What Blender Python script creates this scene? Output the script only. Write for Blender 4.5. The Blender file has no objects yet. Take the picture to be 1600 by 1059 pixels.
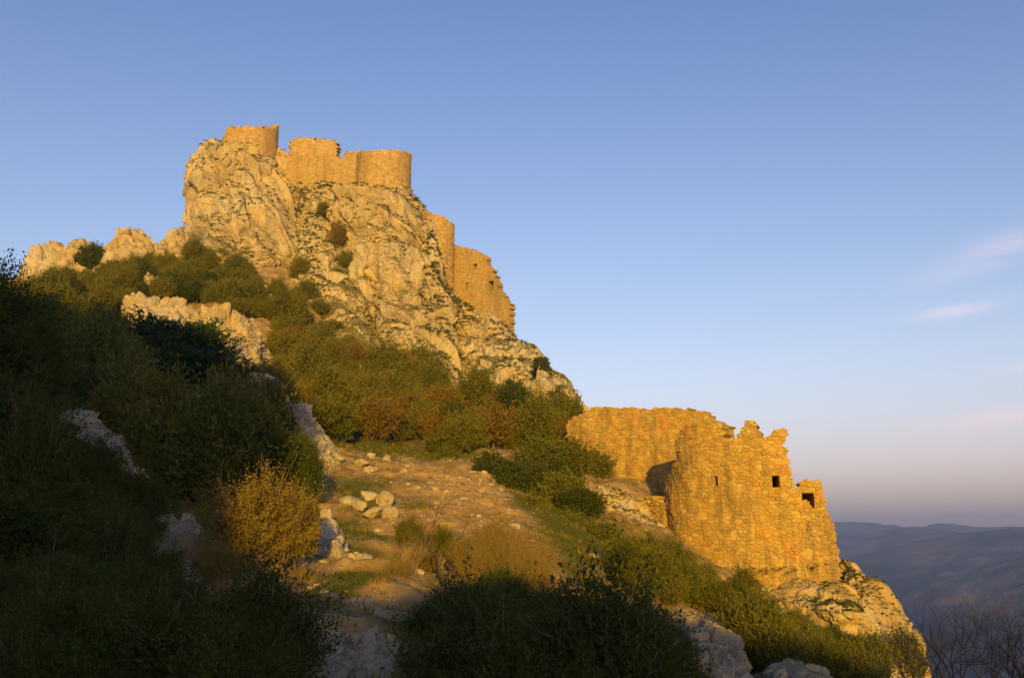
import bpy, math, random
import numpy as np
from mathutils import Vector

# ------------------------------------------------------------------ camera, sky, sun
scene = bpy.context.scene
COL = scene.collection
F = 1555.6                      # focal length in pixels of the 1600 px photograph (35 mm lens)
PITCH = math.radians(11.64)
SUN_AZ = math.radians(3.0)      # sun behind the camera, this far to its right
SUN_EL = math.radians(9.0)
cam_d = bpy.data.cameras.new('camera')
cam_d.lens = 35.0; cam_d.sensor_width = 36.0
cam_d.clip_start = 0.1; cam_d.clip_end = 60000
cam = bpy.data.objects.new('camera', cam_d); COL.objects.link(cam)
cam.location = (0, 0, 0); cam.rotation_euler = (math.pi/2 + PITCH, 0, 0)
scene.camera = cam

world = bpy.data.worlds.new('World'); scene.world = world; world.use_nodes = True
wn = world.node_tree.nodes; wl = world.node_tree.links
bg = wn['Background']; bg.inputs['Strength'].default_value = 0.097
sky = wn.new('ShaderNodeTexSky'); sky.sky_type = 'NISHITA'; sky.sun_disc = False
sky.sun_elevation = SUN_EL; sky.sun_rotation = math.pi - SUN_AZ
sky.altitude = 700; sky.air_density = 1.0; sky.dust_density = 1.2; sky.ozone_density = 1.6
# thin evening clouds low in the sky
def wmath(op, a, b=None, c=None):
    n = wn.new('ShaderNodeMath'); n.operation = op
    for i, v in enumerate((a, b, c)):
        if v is None: continue
        if isinstance(v, (int, float)): n.inputs[i].default_value = v
        else: wl.new(v, n.inputs[i])
    return n.outputs[0]
wtc = wn.new('ShaderNodeTexCoord')
wsep = wn.new('ShaderNodeSeparateXYZ'); wl.new(wtc.outputs['Generated'], wsep.inputs[0])
wmap = wn.new('ShaderNodeMapping'); wmap.inputs['Scale'].default_value = (2.6, 2.6, 24.0)
wmap.inputs['Location'].default_value = (0.35, 0.0, 0.55)
wl.new(wtc.outputs['Generated'], wmap.inputs[0])
wnz = wn.new('ShaderNodeTexNoise'); wnz.inputs['Scale'].default_value = 1.6; wnz.inputs['Detail'].default_value = 7
wnz.inputs['Roughness'].default_value = 0.55; wnz.inputs['Distortion'].default_value = 0.5
wl.new(wmap.outputs[0], wnz.inputs[0])
wmr = wn.new('ShaderNodeMapRange'); wmr.inputs[1].default_value = 0.55; wmr.inputs[2].default_value = 0.76
wl.new(wnz.outputs[0], wmr.inputs[0])
elev = wmath('ARCSINE', wsep.outputs[2])
wband = wn.new('ShaderNodeMapRange'); wband.inputs[1].default_value = 0.30; wband.inputs[2].default_value = 0.04
wl.new(elev, wband.inputs[0])
wcl = wmath('MULTIPLY', wmr.outputs[0], wband.outputs[0])
wcl = wmath('MULTIPLY', wcl, 0.25)
az = wmath('ARCTAN2', wsep.outputs[0], wsep.outputs[1])
for a0, e0, sa, se, sl, k in [(26.5, 14.8, 3.2, 0.75, 0.22, 0.55), (24.6, 12.1, 1.7, 0.28, 0.02, 0.75), (26.4, 6.4, 3.4, 0.55, 0.10, 0.75), (23.5, 4.6, 4.5, 0.5, 0.0, 0.35), (31, 9.0, 4.0, 0.6, 0.05, 0.5)]:
    da = wmath('SUBTRACT', az, math.radians(a0)); de = wmath('SUBTRACT', wmath('SUBTRACT', elev, math.radians(e0)), wmath('MULTIPLY', da, sl))
    q = wmath('ADD', wmath('POWER', wmath('ABSOLUTE', wmath('DIVIDE', da, math.radians(sa))), 2.0), wmath('POWER', wmath('ABSOLUTE', wmath('DIVIDE', de, math.radians(se))), 2.0))
    st = wmath('MULTIPLY', wmath('EXPONENT', wmath('MULTIPLY', q, -1.0)), k)
    st = wmath('MULTIPLY', st, wmath('ADD', wmath('MULTIPLY', wnz.outputs[0], 2.4), -0.55))
    wcl = wmath('ADD', wcl, wmath('MAXIMUM', st, 0.0))
wcl = wmath('MINIMUM', wcl, 0.85)
# rosy anti-twilight air along the whole horizon
wpk = wn.new('ShaderNodeMapRange'); wpk.inputs[1].default_value = 0.20; wpk.inputs[2].default_value = 0.0
wpk.interpolation_type = 'SMOOTHERSTEP'
wl.new(elev, wpk.inputs[0])
wmixp = wn.new('ShaderNodeMix'); wmixp.data_type = 'RGBA'
wl.new(wmath('MULTIPLY', wpk.outputs[0], 0.35), wmixp.inputs[0])
SKYGAIN = wn.new('ShaderNodeMix'); SKYGAIN.data_type = 'RGBA'; SKYGAIN.blend_type = 'MULTIPLY'; SKYGAIN.inputs[0].default_value = 1.0
wl.new(sky.outputs[0], SKYGAIN.inputs[6])
wramp = wn.new('ShaderNodeValToRGB'); wre = wramp.color_ramp.elements
wl.new(wmath('DIVIDE', elev, math.radians(40)), wramp.inputs[0])
for i, (dg, cc) in enumerate([(0, (1.32, 0.88, 0.90)), (4, (1.60, 1.10, 1.11)), (9, (1.46, 1.12, 1.14)), (15, (1.32, 1.09, 1.15)), (23, (0.95, 0.92, 1.15)), (31, (0.72, 0.82, 1.14)), (39, (0.68, 0.80, 1.12))]):
    e = wre[i] if i < 2 else wre.new(0.5)
    e.position = dg/40; e.color = (*cc, 1)
wl.new(wramp.outputs[0], SKYGAIN.inputs[7])
wl.new(SKYGAIN.outputs[2], wmixp.inputs[6]); wmixp.inputs[7].default_value = (3.5, 2.7, 2.9, 1)
wmixc = wn.new('ShaderNodeMix'); wmixc.data_type = 'RGBA'
wl.new(wcl, wmixc.inputs[0]); wl.new(wmixp.outputs[2], wmixc.inputs[6]); wmixc.inputs[7].default_value = (6.6, 5.3, 5.5, 1)
wl.new(wmixc.outputs[2], bg.inputs['Color'])

sun_d = bpy.data.lights.new('sun', 'SUN'); sun_d.energy = 5.0; sun_d.angle = math.radians(0.5)
sun_d.color = (1.0, 0.565, 0.035)
sun = bpy.data.objects.new('sun', sun_d); COL.objects.link(sun)
sdir = Vector((math.sin(SUN_AZ)*math.cos(SUN_EL), -math.cos(SUN_AZ)*math.cos(SUN_EL), math.sin(SUN_EL)))
sun.rotation_euler = sdir.to_track_quat('Z', 'Y').to_euler()
sun.location = (0, -20, 60)
vs = scene.view_settings
vs.view_transform = 'Standard'; vs.look = 'None'; vs.exposure = 0.93; vs.gamma = 1.0; vs.use_curve_mapping = False
scene.render.engine = 'CYCLES'
scene.cycles.max_bounces = 6; scene.cycles.diffuse_bounces = 3; scene.cycles.volume_bounces = 0

# ------------------------------------------------------------------ pixel <-> world
SP, CP = math.sin(PITCH), math.cos(PITCH)
def ray(px, py):
    u = (px-800)/F; v = (529.5-py)/F
    return Vector((u, CP - v*SP, SP + v*CP))
def at(px, py, Y):
    d = ray(px, py); return d*(Y/d.y)
rng = np.random.default_rng(7)
random.seed(7)

# ------------------------------------------------------------------ numpy noise
_perm = np.random.default_rng(1).permutation(256); _perm = np.concatenate([_perm]*3)
_grad = np.random.default_rng(2).normal(size=(256, 3)); _grad /= np.linalg.norm(_grad, axis=1)[:, None]
def hash3(ix, iy, iz):
    return _perm[_perm[_perm[ix & 255] + (iy & 255)] + (iz & 255)]
def perlin(P):
    Pi = np.floor(P).astype(np.int64); f = P - Pi
    w = f*f*f*(f*(f*6-15)+10)
    out = np.zeros(len(P))
    for a in (0, 1):
        wx = w[:, 0] if a else 1-w[:, 0]
        for b in (0, 1):
            wy = w[:, 1] if b else 1-w[:, 1]
            for c in (0, 1):
                wz = w[:, 2] if c else 1-w[:, 2]
                g = _grad[hash3(Pi[:, 0]+a, Pi[:, 1]+b, Pi[:, 2]+c)]
                out += wx*wy*wz*(g[:, 0]*(f[:, 0]-a)+g[:, 1]*(f[:, 1]-b)+g[:, 2]*(f[:, 2]-c))
    return out*1.6
def fbm(P, octs=4, gain=0.5, ridged=False):
    out = np.zeros(len(P)); amp = 1.0; Q = np.array(P, float)
    for i in range(octs):
        n = perlin(Q + 17.3*i)
        out += amp*((1-2*np.abs(n)) if ridged else n)
        amp *= gain; Q = Q*2.03
    return out
_rnd = np.random.default_rng(3).random((256, 7))
def worley(P):
    """nearest and second distance, a value per cell, and a tilted plane per cell (crisp broken faces)"""
    Pi = np.floor(P).astype(np.int64); f = P - Pi
    d1 = np.full(len(P), 9.0); d2 = d1.copy(); idv = np.zeros(len(P)); pl = np.zeros(len(P))
    for a in (-1, 0, 1):
        for b in (-1, 0, 1):
            for c in (-1, 0, 1):
                r = _rnd[hash3(Pi[:, 0]+a, Pi[:, 1]+b, Pi[:, 2]+c)]
                ox = f[:, 0]-a-r[:, 0]; oy = f[:, 1]-b-r[:, 1]; oz = f[:, 2]-c-r[:, 2]
                d = np.sqrt(ox*ox+oy*oy+oz*oz)
                nr = d < d1
                d2 = np.where(nr, d1, np.minimum(d2, d)); idv = np.where(nr, r[:, 3], idv); d1 = np.where(nr, d, d1)
                pl = np.where(nr, 2*((r[:, 4]-.5)*ox+(r[:, 5]-.5)*oy+(r[:, 6]-.5)*oz), pl)
    return d1, d2, idv, pl
_tilt = np.array([[0.94, 0.10, 0.32], [-0.12, 0.99, 0.04], [-0.32, -0.08, 0.94]])
def rockdisp(P, L, amp=1.0):
    """displacement (m) of weathered limestone with features of size L"""
    Q = P @ _tilt.T
    S = Q*np.array([1.0, 1.0, 0.42])
    d = 0.20*L*fbm(S/L + 3.1, 3)
    warp = 0.10*np.stack([fbm(S/L*1.7+9, 2), fbm(S/L*1.7+31, 2), fbm(S/L*1.7+57, 2)], 1)
    f1, f2, idv, pl = worley(S/(0.66*L) + warp)
    e = f2-f1
    d += L*(0.15*(idv-0.5)+0.20*pl)*np.clip(e*8, 0, 1) - 0.125*L*np.exp(-e*26)
    # tilted beds: each stands a little proud of the next and ends in a ledge
    b = (0.80*Q[:, 2]+0.45*Q[:, 0]+0.15*Q[:, 1])/(0.46*L)+1.1*fbm(S/(1.3*L)+81, 3)
    k = np.floor(b); fr = b-k
    keep = np.clip(1.8*perlin(S/(1.1*L)+23)+0.35, 0, 1)
    d += 0.080*L*keep*((1-fr)**1.5-0.4)*np.clip(fr*9, 0, 1)
    f1, f2, idv, pl = worley(Q*np.array([1, 1, 1.1])/(0.19*L) + warp*2 + 5)
    e = f2-f1; frac = np.clip(0.42+1.9*perlin(S/(1.0*L)+61), 0.06, 1)
    d += frac*L*((0.040*(idv-0.5)+0.085*pl)*np.clip(e*9, 0, 1) - 0.022*np.exp(-e*18))
    f1, f2, idv, pl = worley(Q/(0.065*L) + 9)
    d += frac*L*(0.010*(idv-0.5)+0.028*pl)
    pock = np.clip(perlin(Q/(0.10*L)+91)-0.42, 0, 1)
    d -= 0.10*L*pock
    d += 0.010*L*fbm(Q/(0.05*L)+70, 2)
    return d*amp

# ------------------------------------------------------------------ mesh helpers
def mesh_np(name, verts, faces, mats=(), smooth=False, attr=None, mat_idx=None):
    """faces: (n,3) or (n,4) int array, or list of tuples"""
    me = bpy.data.meshes.new(name)
    if isinstance(faces, np.ndarray):
        n, k = faces.shape
        me.vertices.add(len(verts)); me.vertices.foreach_set('co', np.ascontiguousarray(verts, dtype=np.float32).ravel())
        me.loops.add(n*k); me.loops.foreach_set('vertex_index', np.ascontiguousarray(faces, dtype=np.int32).ravel())
        me.polygons.add(n)
        me.polygons.foreach_set('loop_start', np.arange(0, n*k, k, dtype=np.int32))
        me.polygons.foreach_set('loop_total', np.full(n, k, dtype=np.int32))
    else:
        me.from_pydata([tuple(v) for v in verts], [], faces)
    for m in mats: me.materials.append(m)
    if mat_idx is not None: me.polygons.foreach_set('material_index', np.asarray(mat_idx, dtype=np.int32))
    me.polygons.foreach_set('use_smooth', np.full(len(me.polygons), bool(smooth)))
    if attr:
        for an, (dom, vals) in attr.items():
            a = me.attributes.new(an, 'FLOAT', dom); a.data.foreach_set('value', np.asarray(vals, dtype=np.float32))
    me.update(calc_edges=True); me.validate()
    return me
def obj(name, me, parent=None, loc=None, **props):
    o = bpy.data.objects.new(name, me); COL.objects.link(o)
    if parent: o.parent = parent
    if loc is not None: o.location = loc
    for k, v in props.items(): o[k] = v
    return o
def tag(o, label, cat, group=None):
    o['label'] = label; o['category'] = cat
    if group: o['group'] = group
    return o
def empty(name, loc):
    o = bpy.data.objects.new(name, None); COL.objects.link(o); o.location = loc; o.empty_display_size = 0.3
    return o
def grid_faces(nr, nc, wrap=False):
    r = np.arange(nr-1)[:, None]; c = np.arange(nc if wrap else nc-1)[None, :]
    c2 = (c+1) % nc
    a = r*nc+c; b = r*nc+c2; d = (r+1)*nc+c; e = (r+1)*nc+c2
    return np.stack([a, b, e, d], -1).reshape(-1, 4)
def grid_normals(V, wrap=False):
    if wrap: du = np.roll(V, -1, 1)-np.roll(V, 1, 1)
    else: du = np.gradient(V, axis=1)
    dv = np.gradient(V, axis=0)
    n = np.cross(du, dv); n /= np.maximum(np.linalg.norm(n, axis=2), 1e-9)[..., None]
    return n

# ------------------------------------------------------------------ materials
def mat(name):
    m = bpy.data.materials.new(name); m.use_nodes = True
    nt = m.node_tree; b = nt.nodes['Principled BSDF']
    return m, nt, b
class NT:
    def __init__(s, nt): s.nt = nt; s.n = nt.nodes; s.l = nt.links
    def put(s, sock, v):
        if isinstance(v, (int, float)): sock.default_value = v
        elif isinstance(v, tuple): sock.default_value = v if len(v) == 4 else (*v, 1) if sock.type == 'RGBA' else v
        else: s.l.new(v, sock)
    def pos(s): return s.n.new('ShaderNodeNewGeometry').outputs['Position']
    def map(s, vec, sc=(1, 1, 1), rot=(0, 0, 0), loc=(0, 0, 0)):
        m = s.n.new('ShaderNodeMapping'); m.inputs['Scale'].default_value = sc; m.inputs['Rotation'].default_value = rot
        m.inputs['Location'].default_value = loc; s.l.new(vec, m.inputs[0]); return m.outputs[0]
    def noise(s, vec, scale, detail=5, rough=0.6, dist=0.0):
        t = s.n.new('ShaderNodeTexNoise'); t.inputs['Scale'].default_value = scale; t.inputs['Detail'].default_value = detail
        t.inputs['Roughness'].default_value = rough; t.inputs['Distortion'].default_value = dist; s.l.new(vec, t.inputs[0]); return t.outputs[0]
    def vor(s, vec, scale, feat='F1', out='Distance'):
        t = s.n.new('ShaderNodeTexVoronoi'); t.feature = feat; t.inputs['Scale'].default_value = scale; s.l.new(vec, t.inputs[0]); return t.outputs[out]
    def rng(s, v, a, b, c=0.0, d=1.0):
        m = s.n.new('ShaderNodeMapRange'); s.put(m.inputs[0], v)
        for i, x in enumerate((a, b, c, d)): m.inputs[i+1].default_value = x
        return m.outputs[0]
    def math(s, op, a, b=0.0):
        m = s.n.new('ShaderNodeMath'); m.operation = op; s.put(m.inputs[0], a); s.put(m.inputs[1], b); return m.outputs[0]
    def mix(s, f, a, b, mode='MIX'):
        m = s.n.new('ShaderNodeMix'); m.data_type = 'RGBA'; m.blend_type = mode
        s.put(m.inputs[0], f); s.put(m.inputs[6], a); s.put(m.inputs[7], b); return m.outputs[2]
    def attr(s, name):
        a = s.n.new('ShaderNodeAttribute'); a.attribute_name = name; return a.outputs['Fac']
    def bump(s, h, strength, dist, nrm=None):
        b = s.n.new('ShaderNodeBump'); b.inputs['Strength'].default_value = strength; b.inputs['Distance'].default_value = dist
        s.l.new(h, b.inputs['Height'])
        if nrm is not None: s.l.new(nrm, b.inputs['Normal'])
        return b.outputs[0]
    def normal_z(s):
        g = s.n.new('ShaderNodeNewGeometry'); x = s.n.new('ShaderNodeSeparateXYZ'); s.l.new(g.outputs['Normal'], x.inputs[0]); return x.outputs[2]

def rock_material(name, scale=1.0, base=((0.40, 0.345, 0.265), (0.25, 0.21, 0.155), (0.45, 0.345, 0.195)), grass=0.0, lichen=0.45, gz=(0.62, 0.86)):
    m, nt, b = mat(name); s = NT(nt)
    p = s.pos()
    a = s.noise(p, 0.22*scale, 6, 0.62, 0.3)
    c = s.mix(s.rng(a, 0.35, 0.68), base[0], base[1])
    a2 = s.noise(s.map(p, (1, 1, 0.45), loc=(7, 3, 1)), 0.5*scale, 6, 0.65)
    c = s.mix(s.rng(a2, 0.46, 0.70), c, base[2])
    gy = s.noise(s.map(p, (1, 1, 0.5), loc=(13, 41, 3)), 0.10*scale, 4, 0.5)
    c = s.mix(s.rng(gy, 0.52, 0.60, 0, 0.7), c, (0.40, 0.375, 0.335))
    li = s.noise(s.map(p, loc=(31, 5, 8)), 0.9*scale, 7, 0.7)
    c = s.mix(s.math('MULTIPLY', s.rng(li, 0.55, 0.68), lichen), c, (0.46, 0.25, 0.055))
    # grey-black stains running down the face, and specks of dark lichen
    st = s.noise(s.map(p, (1, 1, 0.16), loc=(3, 9, 2)), 1.3*scale, 5, 0.6)
    c = s.mix(s.math('MULTIPLY', s.rng(st, 0.52, 0.68), 0.65), c, (0.15, 0.135, 0.11))
    sp = s.noise(s.map(p, loc=(1, 19, 4)), 5.0*scale, 4, 0.7)
    c = s.mix(s.math('MULTIPLY', s.rng(sp, 0.55, 0.66), 0.65), c, (0.09, 0.085, 0.055))
    sp2 = s.noise(s.map(p, loc=(11, 2, 14)), 7.0*scale, 3, 0.6)
    c = s.mix(s.math('MULTIPLY', s.rng(sp2, 0.60, 0.72), 0.5), c, (0.52, 0.49, 0.43))
    if grass:
        nz = s.normal_z()
        gn = s.noise(p, 0.6*scale, 6, 0.7)
        f = s.math('ADD', nz, s.rng(gn, 0.3, 0.7, -0.25, 0.25))
        f = s.math('MULTIPLY', s.rng(f, gz[0], gz[1]), grass)
        gc = s.mix(s.rng(s.noise(p, 2.3*scale, 4), 0.35, 0.65), (0.085, 0.095, 0.018), (0.15, 0.115, 0.040))
        c = s.mix(f, c, gc)
    s.l.new(c, b.inputs['Base Color'])
    b.inputs['Roughness'].default_value = 0.92; b.inputs['Specular IOR Level'].default_value = 0.15
    h = s.noise(p, 2.2*scale, 9, 0.72)
    h2 = s.vor(s.map(p, (1, 1, 1.4)), 1.8*scale, 'DISTANCE_TO_EDGE')
    n1 = s.bump(s.rng(h2, 0.0, 0.10), 0.35, 0.10/scale)
    s.l.new(s.bump(h, 0.75, 0.22/scale, n1), b.inputs['Normal'])
    return m
M = {}
M['cliff'] = rock_material('cliff_limestone', 0.8, grass=0.9, lichen=0.55, gz=(0.42, 0.70))
M['gully'] = rock_material('gully_limestone', 0.8, grass=0.95, lichen=0.5, gz=(0.22, 0.50))
M['cliff_low'] = rock_material('castle_rock_limestone', 2.2, grass=0.8, lichen=0.8, base=((0.42, 0.33, 0.18), (0.29, 0.22, 0.11), (0.46, 0.34, 0.15)))
M['rock'] = rock_material('outcrop_limestone', 2.6, grass=0.55, lichen=0.30)
M['boulder'] = rock_material('boulder_limestone', 3.2, base=((0.38, 0.33, 0.25), (0.28, 0.235, 0.18), (0.42, 0.34, 0.22)), grass=0.0, lichen=0.2)

def stone_material(name, cols, bump=1.0, scale=1.0, lich=0.5):
    m, nt, b = mat(name); s = NT(nt); p = s.pos()
    t = s.attr('tint')
    r = s.n.new('ShaderNodeValToRGB'); s.l.new(t, r.inputs[0])
    els = r.color_ramp.elements
    for i, cc in enumerate(cols):
        e = els[i] if i < 2 else els.new(0.5)
        e.position = i/(len(cols)-1); e.color = (*cc, 1)
    els[0].position = 0.0
    c = r.outputs[0]
    n1 = s.noise(p, 1.6*scale, 6, 0.65)
    c = s.mix(s.rng(n1, 0.35, 0.7, 0, 0.55), c, (0.26, 0.21, 0.13))
    n2 = s.noise(s.map(p, loc=(5, 15, 25)), 0.55*scale, 6, 0.7)
    c = s.mix(s.math('MULTIPLY', s.rng(n2, 0.54, 0.68), lich), c, (0.46, 0.21, 0.045))
    n3 = s.noise(s.map(p, loc=(15, 5, 5)), 6*scale, 5, 0.7)
    c = s.mix(s.rng(n3, 0.55, 0.75, 0, 0.6), c, (0.14, 0.12, 0.085))
    n4 = s.noise(s.map(p, (1, 1, 0.14), loc=(2, 6, 9)), 0.9*scale, 5, 0.65)      # rain streaks
    c = s.mix(s.math('MULTIPLY', s.rng(n4, 0.50, 0.66), 0.7), c, (0.16, 0.125, 0.075))
    s.l.new(c, b.inputs['Base Color'])
    b.inputs['Roughness'].default_value = 0.93; b.inputs['Specular IOR Level'].default_value = 0.12
    s.l.new(s.bump(s.noise(p, 7*scale, 8, 0.7), 0.7*bump, 0.07/scale), b.inputs['Normal'])
    return m
M['rubble'] = stone_material('rubble_stone', [(0.36, 0.245, 0.060), (0.48, 0.355, 0.11), (0.42, 0.265, 0.050), (0.54, 0.42, 0.165), (0.32, 0.215, 0.060)], 1.4, 1.6, 0.9)
M['mortar'] = stone_material('rubble_mortar', [(0.36, 0.25, 0.070), (0.42, 0.305, 0.095)], 1.0, 2.0, 0.5)
M['ashlar'] = stone_material('ashlar_stone', [(0.36, 0.27, 0.14), (0.45, 0.35, 0.20), (0.40, 0.28, 0.13), (0.52, 0.43, 0.27), (0.26, 0.18, 0.08)], 1.2, 0.8, 0.6)
M['ashlar_mortar'] = stone_material('ashlar_mortar', [(0.29, 0.215, 0.11), (0.33, 0.25, 0.13)], 0.7, 0.9, 0.25)

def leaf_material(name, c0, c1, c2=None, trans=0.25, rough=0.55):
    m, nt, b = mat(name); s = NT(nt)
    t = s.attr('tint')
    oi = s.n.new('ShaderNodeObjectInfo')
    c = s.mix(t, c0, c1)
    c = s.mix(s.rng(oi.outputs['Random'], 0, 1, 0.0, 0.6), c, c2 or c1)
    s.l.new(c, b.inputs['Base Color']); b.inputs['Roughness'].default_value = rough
    b.inputs['Specular IOR Level'].default_value = 0.12
    tr = s.n.new('ShaderNodeBsdfTranslucent'); s.l.new(c, tr.inputs[0])
    mx = s.n.new('ShaderNodeMixShader'); mx.inputs[0].default_value = trans
    out = nt.nodes['Material Output']
    s.l.new(b.outputs[0], mx.inputs[1]); s.l.new(tr.outputs[0], mx.inputs[2]); s.l.new(mx.outputs[0], out.inputs[0])
    return m
M['leaf_box'] = leaf_material('evergreen_leaf', (0.052, 0.078, 0.011), (0.165, 0.165, 0.026), (0.145, 0.128, 0.018))
M['leaf_dark'] = leaf_material('dark_evergreen_leaf', (0.024, 0.042, 0.008), (0.070, 0.088, 0.015), (0.056, 0.070, 0.011))
M['leaf_near'] = leaf_material('near_evergreen_leaf', (0.026, 0.046, 0.008), (0.092, 0.118, 0.018), (0.058, 0.082, 0.012), 0.2, 0.75)
M['leaf_near2'] = leaf_material('grey_green_leaf', (0.034, 0.050, 0.010), (0.110, 0.120, 0.022), (0.075, 0.088, 0.016), 0.2, 0.75)
M['leaf_autumn'] = leaf_material('rusty_leaf', (0.10, 0.082, 0.015), (0.21, 0.145, 0.026), (0.18, 0.120, 0.020))
M['leaf_ivy'] = leaf_material('ivy_leaf', (0.018, 0.040, 0.008), (0.045, 0.085, 0.014), (0.035, 0.07, 0.012), 0.12, 0.35)
M['leaf_light'] = leaf_material('pale_leaf', (0.15, 0.125, 0.024), (0.29, 0.215, 0.048), (0.24, 0.175, 0.036))
M['grassblade'] = leaf_material('grass_blade', (0.055, 0.085, 0.012), (0.13, 0.135, 0.030), (0.09, 0.11, 0.02))
def bark_material(name, c0, c1):
    m, nt, b = mat(name); s = NT(nt); p = s.pos()
    s.l.new(s.mix(s.rng(s.noise(s.map(p, (1, 1, 0.3)), 14, 5), 0.35, 0.65), c0, c1), b.inputs['Base Color'])
    b.inputs['Roughness'].default_value = 0.9; b.inputs['Specular IOR Level'].default_value = 0.1
    return m
M['bark'] = bark_material('grey_bark', (0.16, 0.125, 0.085), (0.09, 0.07, 0.05))
M['bark_grey'] = bark_material('weathered_twig', (0.26, 0.22, 0.17), (0.17, 0.14, 0.105))
M['bark_pale'] = bark_material('pale_bark', (0.34, 0.26, 0.15), (0.22, 0.16, 0.09))

# ------------------------------------------------------------------ terrain height
CTRL_PX = [  # pixel, pixel, distance: points where bare ground or a plant's foot shows
 (550, 1059, 16), (565, 985, 23), (560, 950, 27), (590, 905, 32), (640, 850, 41), (700, 805, 49), (745, 770, 56), (640, 720, 68),
 (560, 705, 71), (740, 722, 70), (545, 800, 48), (540, 870, 38),
 (820, 835, 46), (880, 872, 43), (950, 878, 46), (900, 800, 58), (850, 740, 70),
 (960, 800, 66), (1035, 840, 62), (1150, 930, 57), (1000, 915, 44), (1100, 975, 43), (1250, 1040, 48), (1400, 1085, 54),
 (640, 1080, 19), (850, 1110, 23), (1000, 1090, 27), (1100, 1085, 33), (800, 960, 33), (700, 960, 31), (900, 960, 35),
 (300, 1020, 21), (250, 920, 27), (280, 850, 34), (400, 930, 27), (330, 790, 44), (440, 860, 38), (470, 940, 30),
 (100, 1030, 16), (0, 930, 20), (0, 760, 30), (150, 740, 42), (300, 720, 58), (430, 770, 50), (455, 700, 62), (400, 640, 76),
 (300, 610, 84), (200, 550, 96), (100, 530, 100), (80, 462, 125), (200, 440, 136), (300, 425, 142), (380, 490, 130),
 (425, 580, 108), (480, 650, 90), (550, 670, 84), (600, 600, 106), (690, 620, 110), (760, 655, 104), (850, 665, 98), (880, 710, 82),
 (500, 500, 140), (640, 580, 124), (560, 560, 122),
]
CTRL = [tuple(at(*c)) for c in CTRL_PX]
CTRL += [(0, 0, -1.9), (-5, 8, -1.7), (4, 8, -2.6), (0, -12, -1.5), (-10, -5, 1.0), (-20, 12, 4.0), (-30, 30, 11), (-45, 60, 20), (-60, 100, 30),
         (-85, 140, 37), (-120, 120, 34), (-100, 60, 34), (-60, 20, 20), (-120, 0, 40), (-60, -30, 24),
         (-70, 175, 42), (-45, 195, 55), (-20, 200, 56), (0, 190, 22), (12, 165, -4), (-8, 163, 26), (-4, 150, 17), (4, 138, 9), (-110, 200, 30), (-60, 260, 10), (-120, 270, -10), (0, 260, -5),
         (14, 125, 4), (26, 110, -8), (40, 140, -40), (60, 180, -70), (30, 220, -40),
         (16, 76, 2), (26, 78, -9), (34, 72, -22), (29, 60, -13), (45, 60, -32), (70, 60, -45), (110, 80, -70), (110, 180, -95), (100, 270, -90),
         (14, 20, -6.0), (20, 36, -8.6), (30, 45, -15), (45, 30, -24), (80, 20, -38), (110, 0, -60), (25, 5, -8), (50, 0, -16)]
CTRL = np.array(CTRL)
def _tps_k(r2): return 0.5*r2*np.log(r2+1e-9)
SC = 100.0
_c = CTRL[:, :2]/SC
_K = _tps_k(((_c[:, None]-_c[None])**2).sum(-1)) + np.eye(len(_c))*2e-4
_A = np.zeros((len(_c)+3,)*2); _A[:len(_c), :len(_c)] = _K; _A[:len(_c), -3] = 1; _A[:len(_c), -2:] = _c
_A[-3, :len(_c)] = 1; _A[-2:, :len(_c)] = _c.T
_w = np.linalg.solve(_A, np.concatenate([CTRL[:, 2], np.zeros(3)]))
def ridge_prof(X):
    """crest of the unseen ridge behind the photographer, shaped to shadow the near slope"""
    return np.interp(X, [-140, -60, -33, -25.4, -21, -16.4, -10.8, -9.5, -8.7, -8.0, -7.4, -6.7, -4.5, -2.5, -0.5, 2.5, 8, 11, 15, 22, 40, 60, 110],
                        [49, 46, 38.0, 34.0, 30.5, 27.0, 21.0, 19.0, 17.0, 13.0, 7.5, 4.7, 3.2, 2.8, 3.6, 3.7, 3.2, 2.1, 1.8, 1.6, -6, -25, -60])
RY = -88.0
def zt(X, Y, detail=True):
    X = np.atleast_1d(np.asarray(X, float)); Y = np.atleast_1d(np.asarray(Y, float)); sh = X.shape
    x = X.ravel()/SC; y = Y.ravel()/SC
    z = _w[-3]+_w[-2]*x+_w[-1]*y
    for i in range(len(_c)):
        z += _w[i]*_tps_k((x-_c[i, 0])**2+(y-_c[i, 1])**2)
    x = X.ravel(); y = Y.ravel()
    # ridge behind the camera
    tx = x*math.cos(SUN_AZ)+y*math.sin(SUN_AZ)
    Xc = tx/math.cos(SUN_AZ)
    crest = ridge_prof(Xc) - math.tan(SUN_EL)*(-Xc*math.sin(SUN_AZ)+RY*math.cos(SUN_AZ))
    dy = np.abs(y-RY); t = np.clip(1-dy/62.0, 0, 1); t = t*t*(3-2*t)
    low = np.clip(-2-0.02*(tx-0)-0.10*np.abs(tx), -80, 0)
    zr = np.where(y < RY, crest-0.45*dy, low+(crest-low)*t)
    wr = np.clip((-y-16)/14.0, 0, 1); wr = wr*wr*(3-2*wr)
    z = z*(1-wr)+zr*wr
    if detail:
        P = np.stack([x, y, 0*x], 1)
        z = z + 0.30*fbm(P/6.0, 4)*np.clip(1-wr, 0.0, 1) + 0.06*fbm(P/1.1+9, 3)
    return z.reshape(sh)
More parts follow.
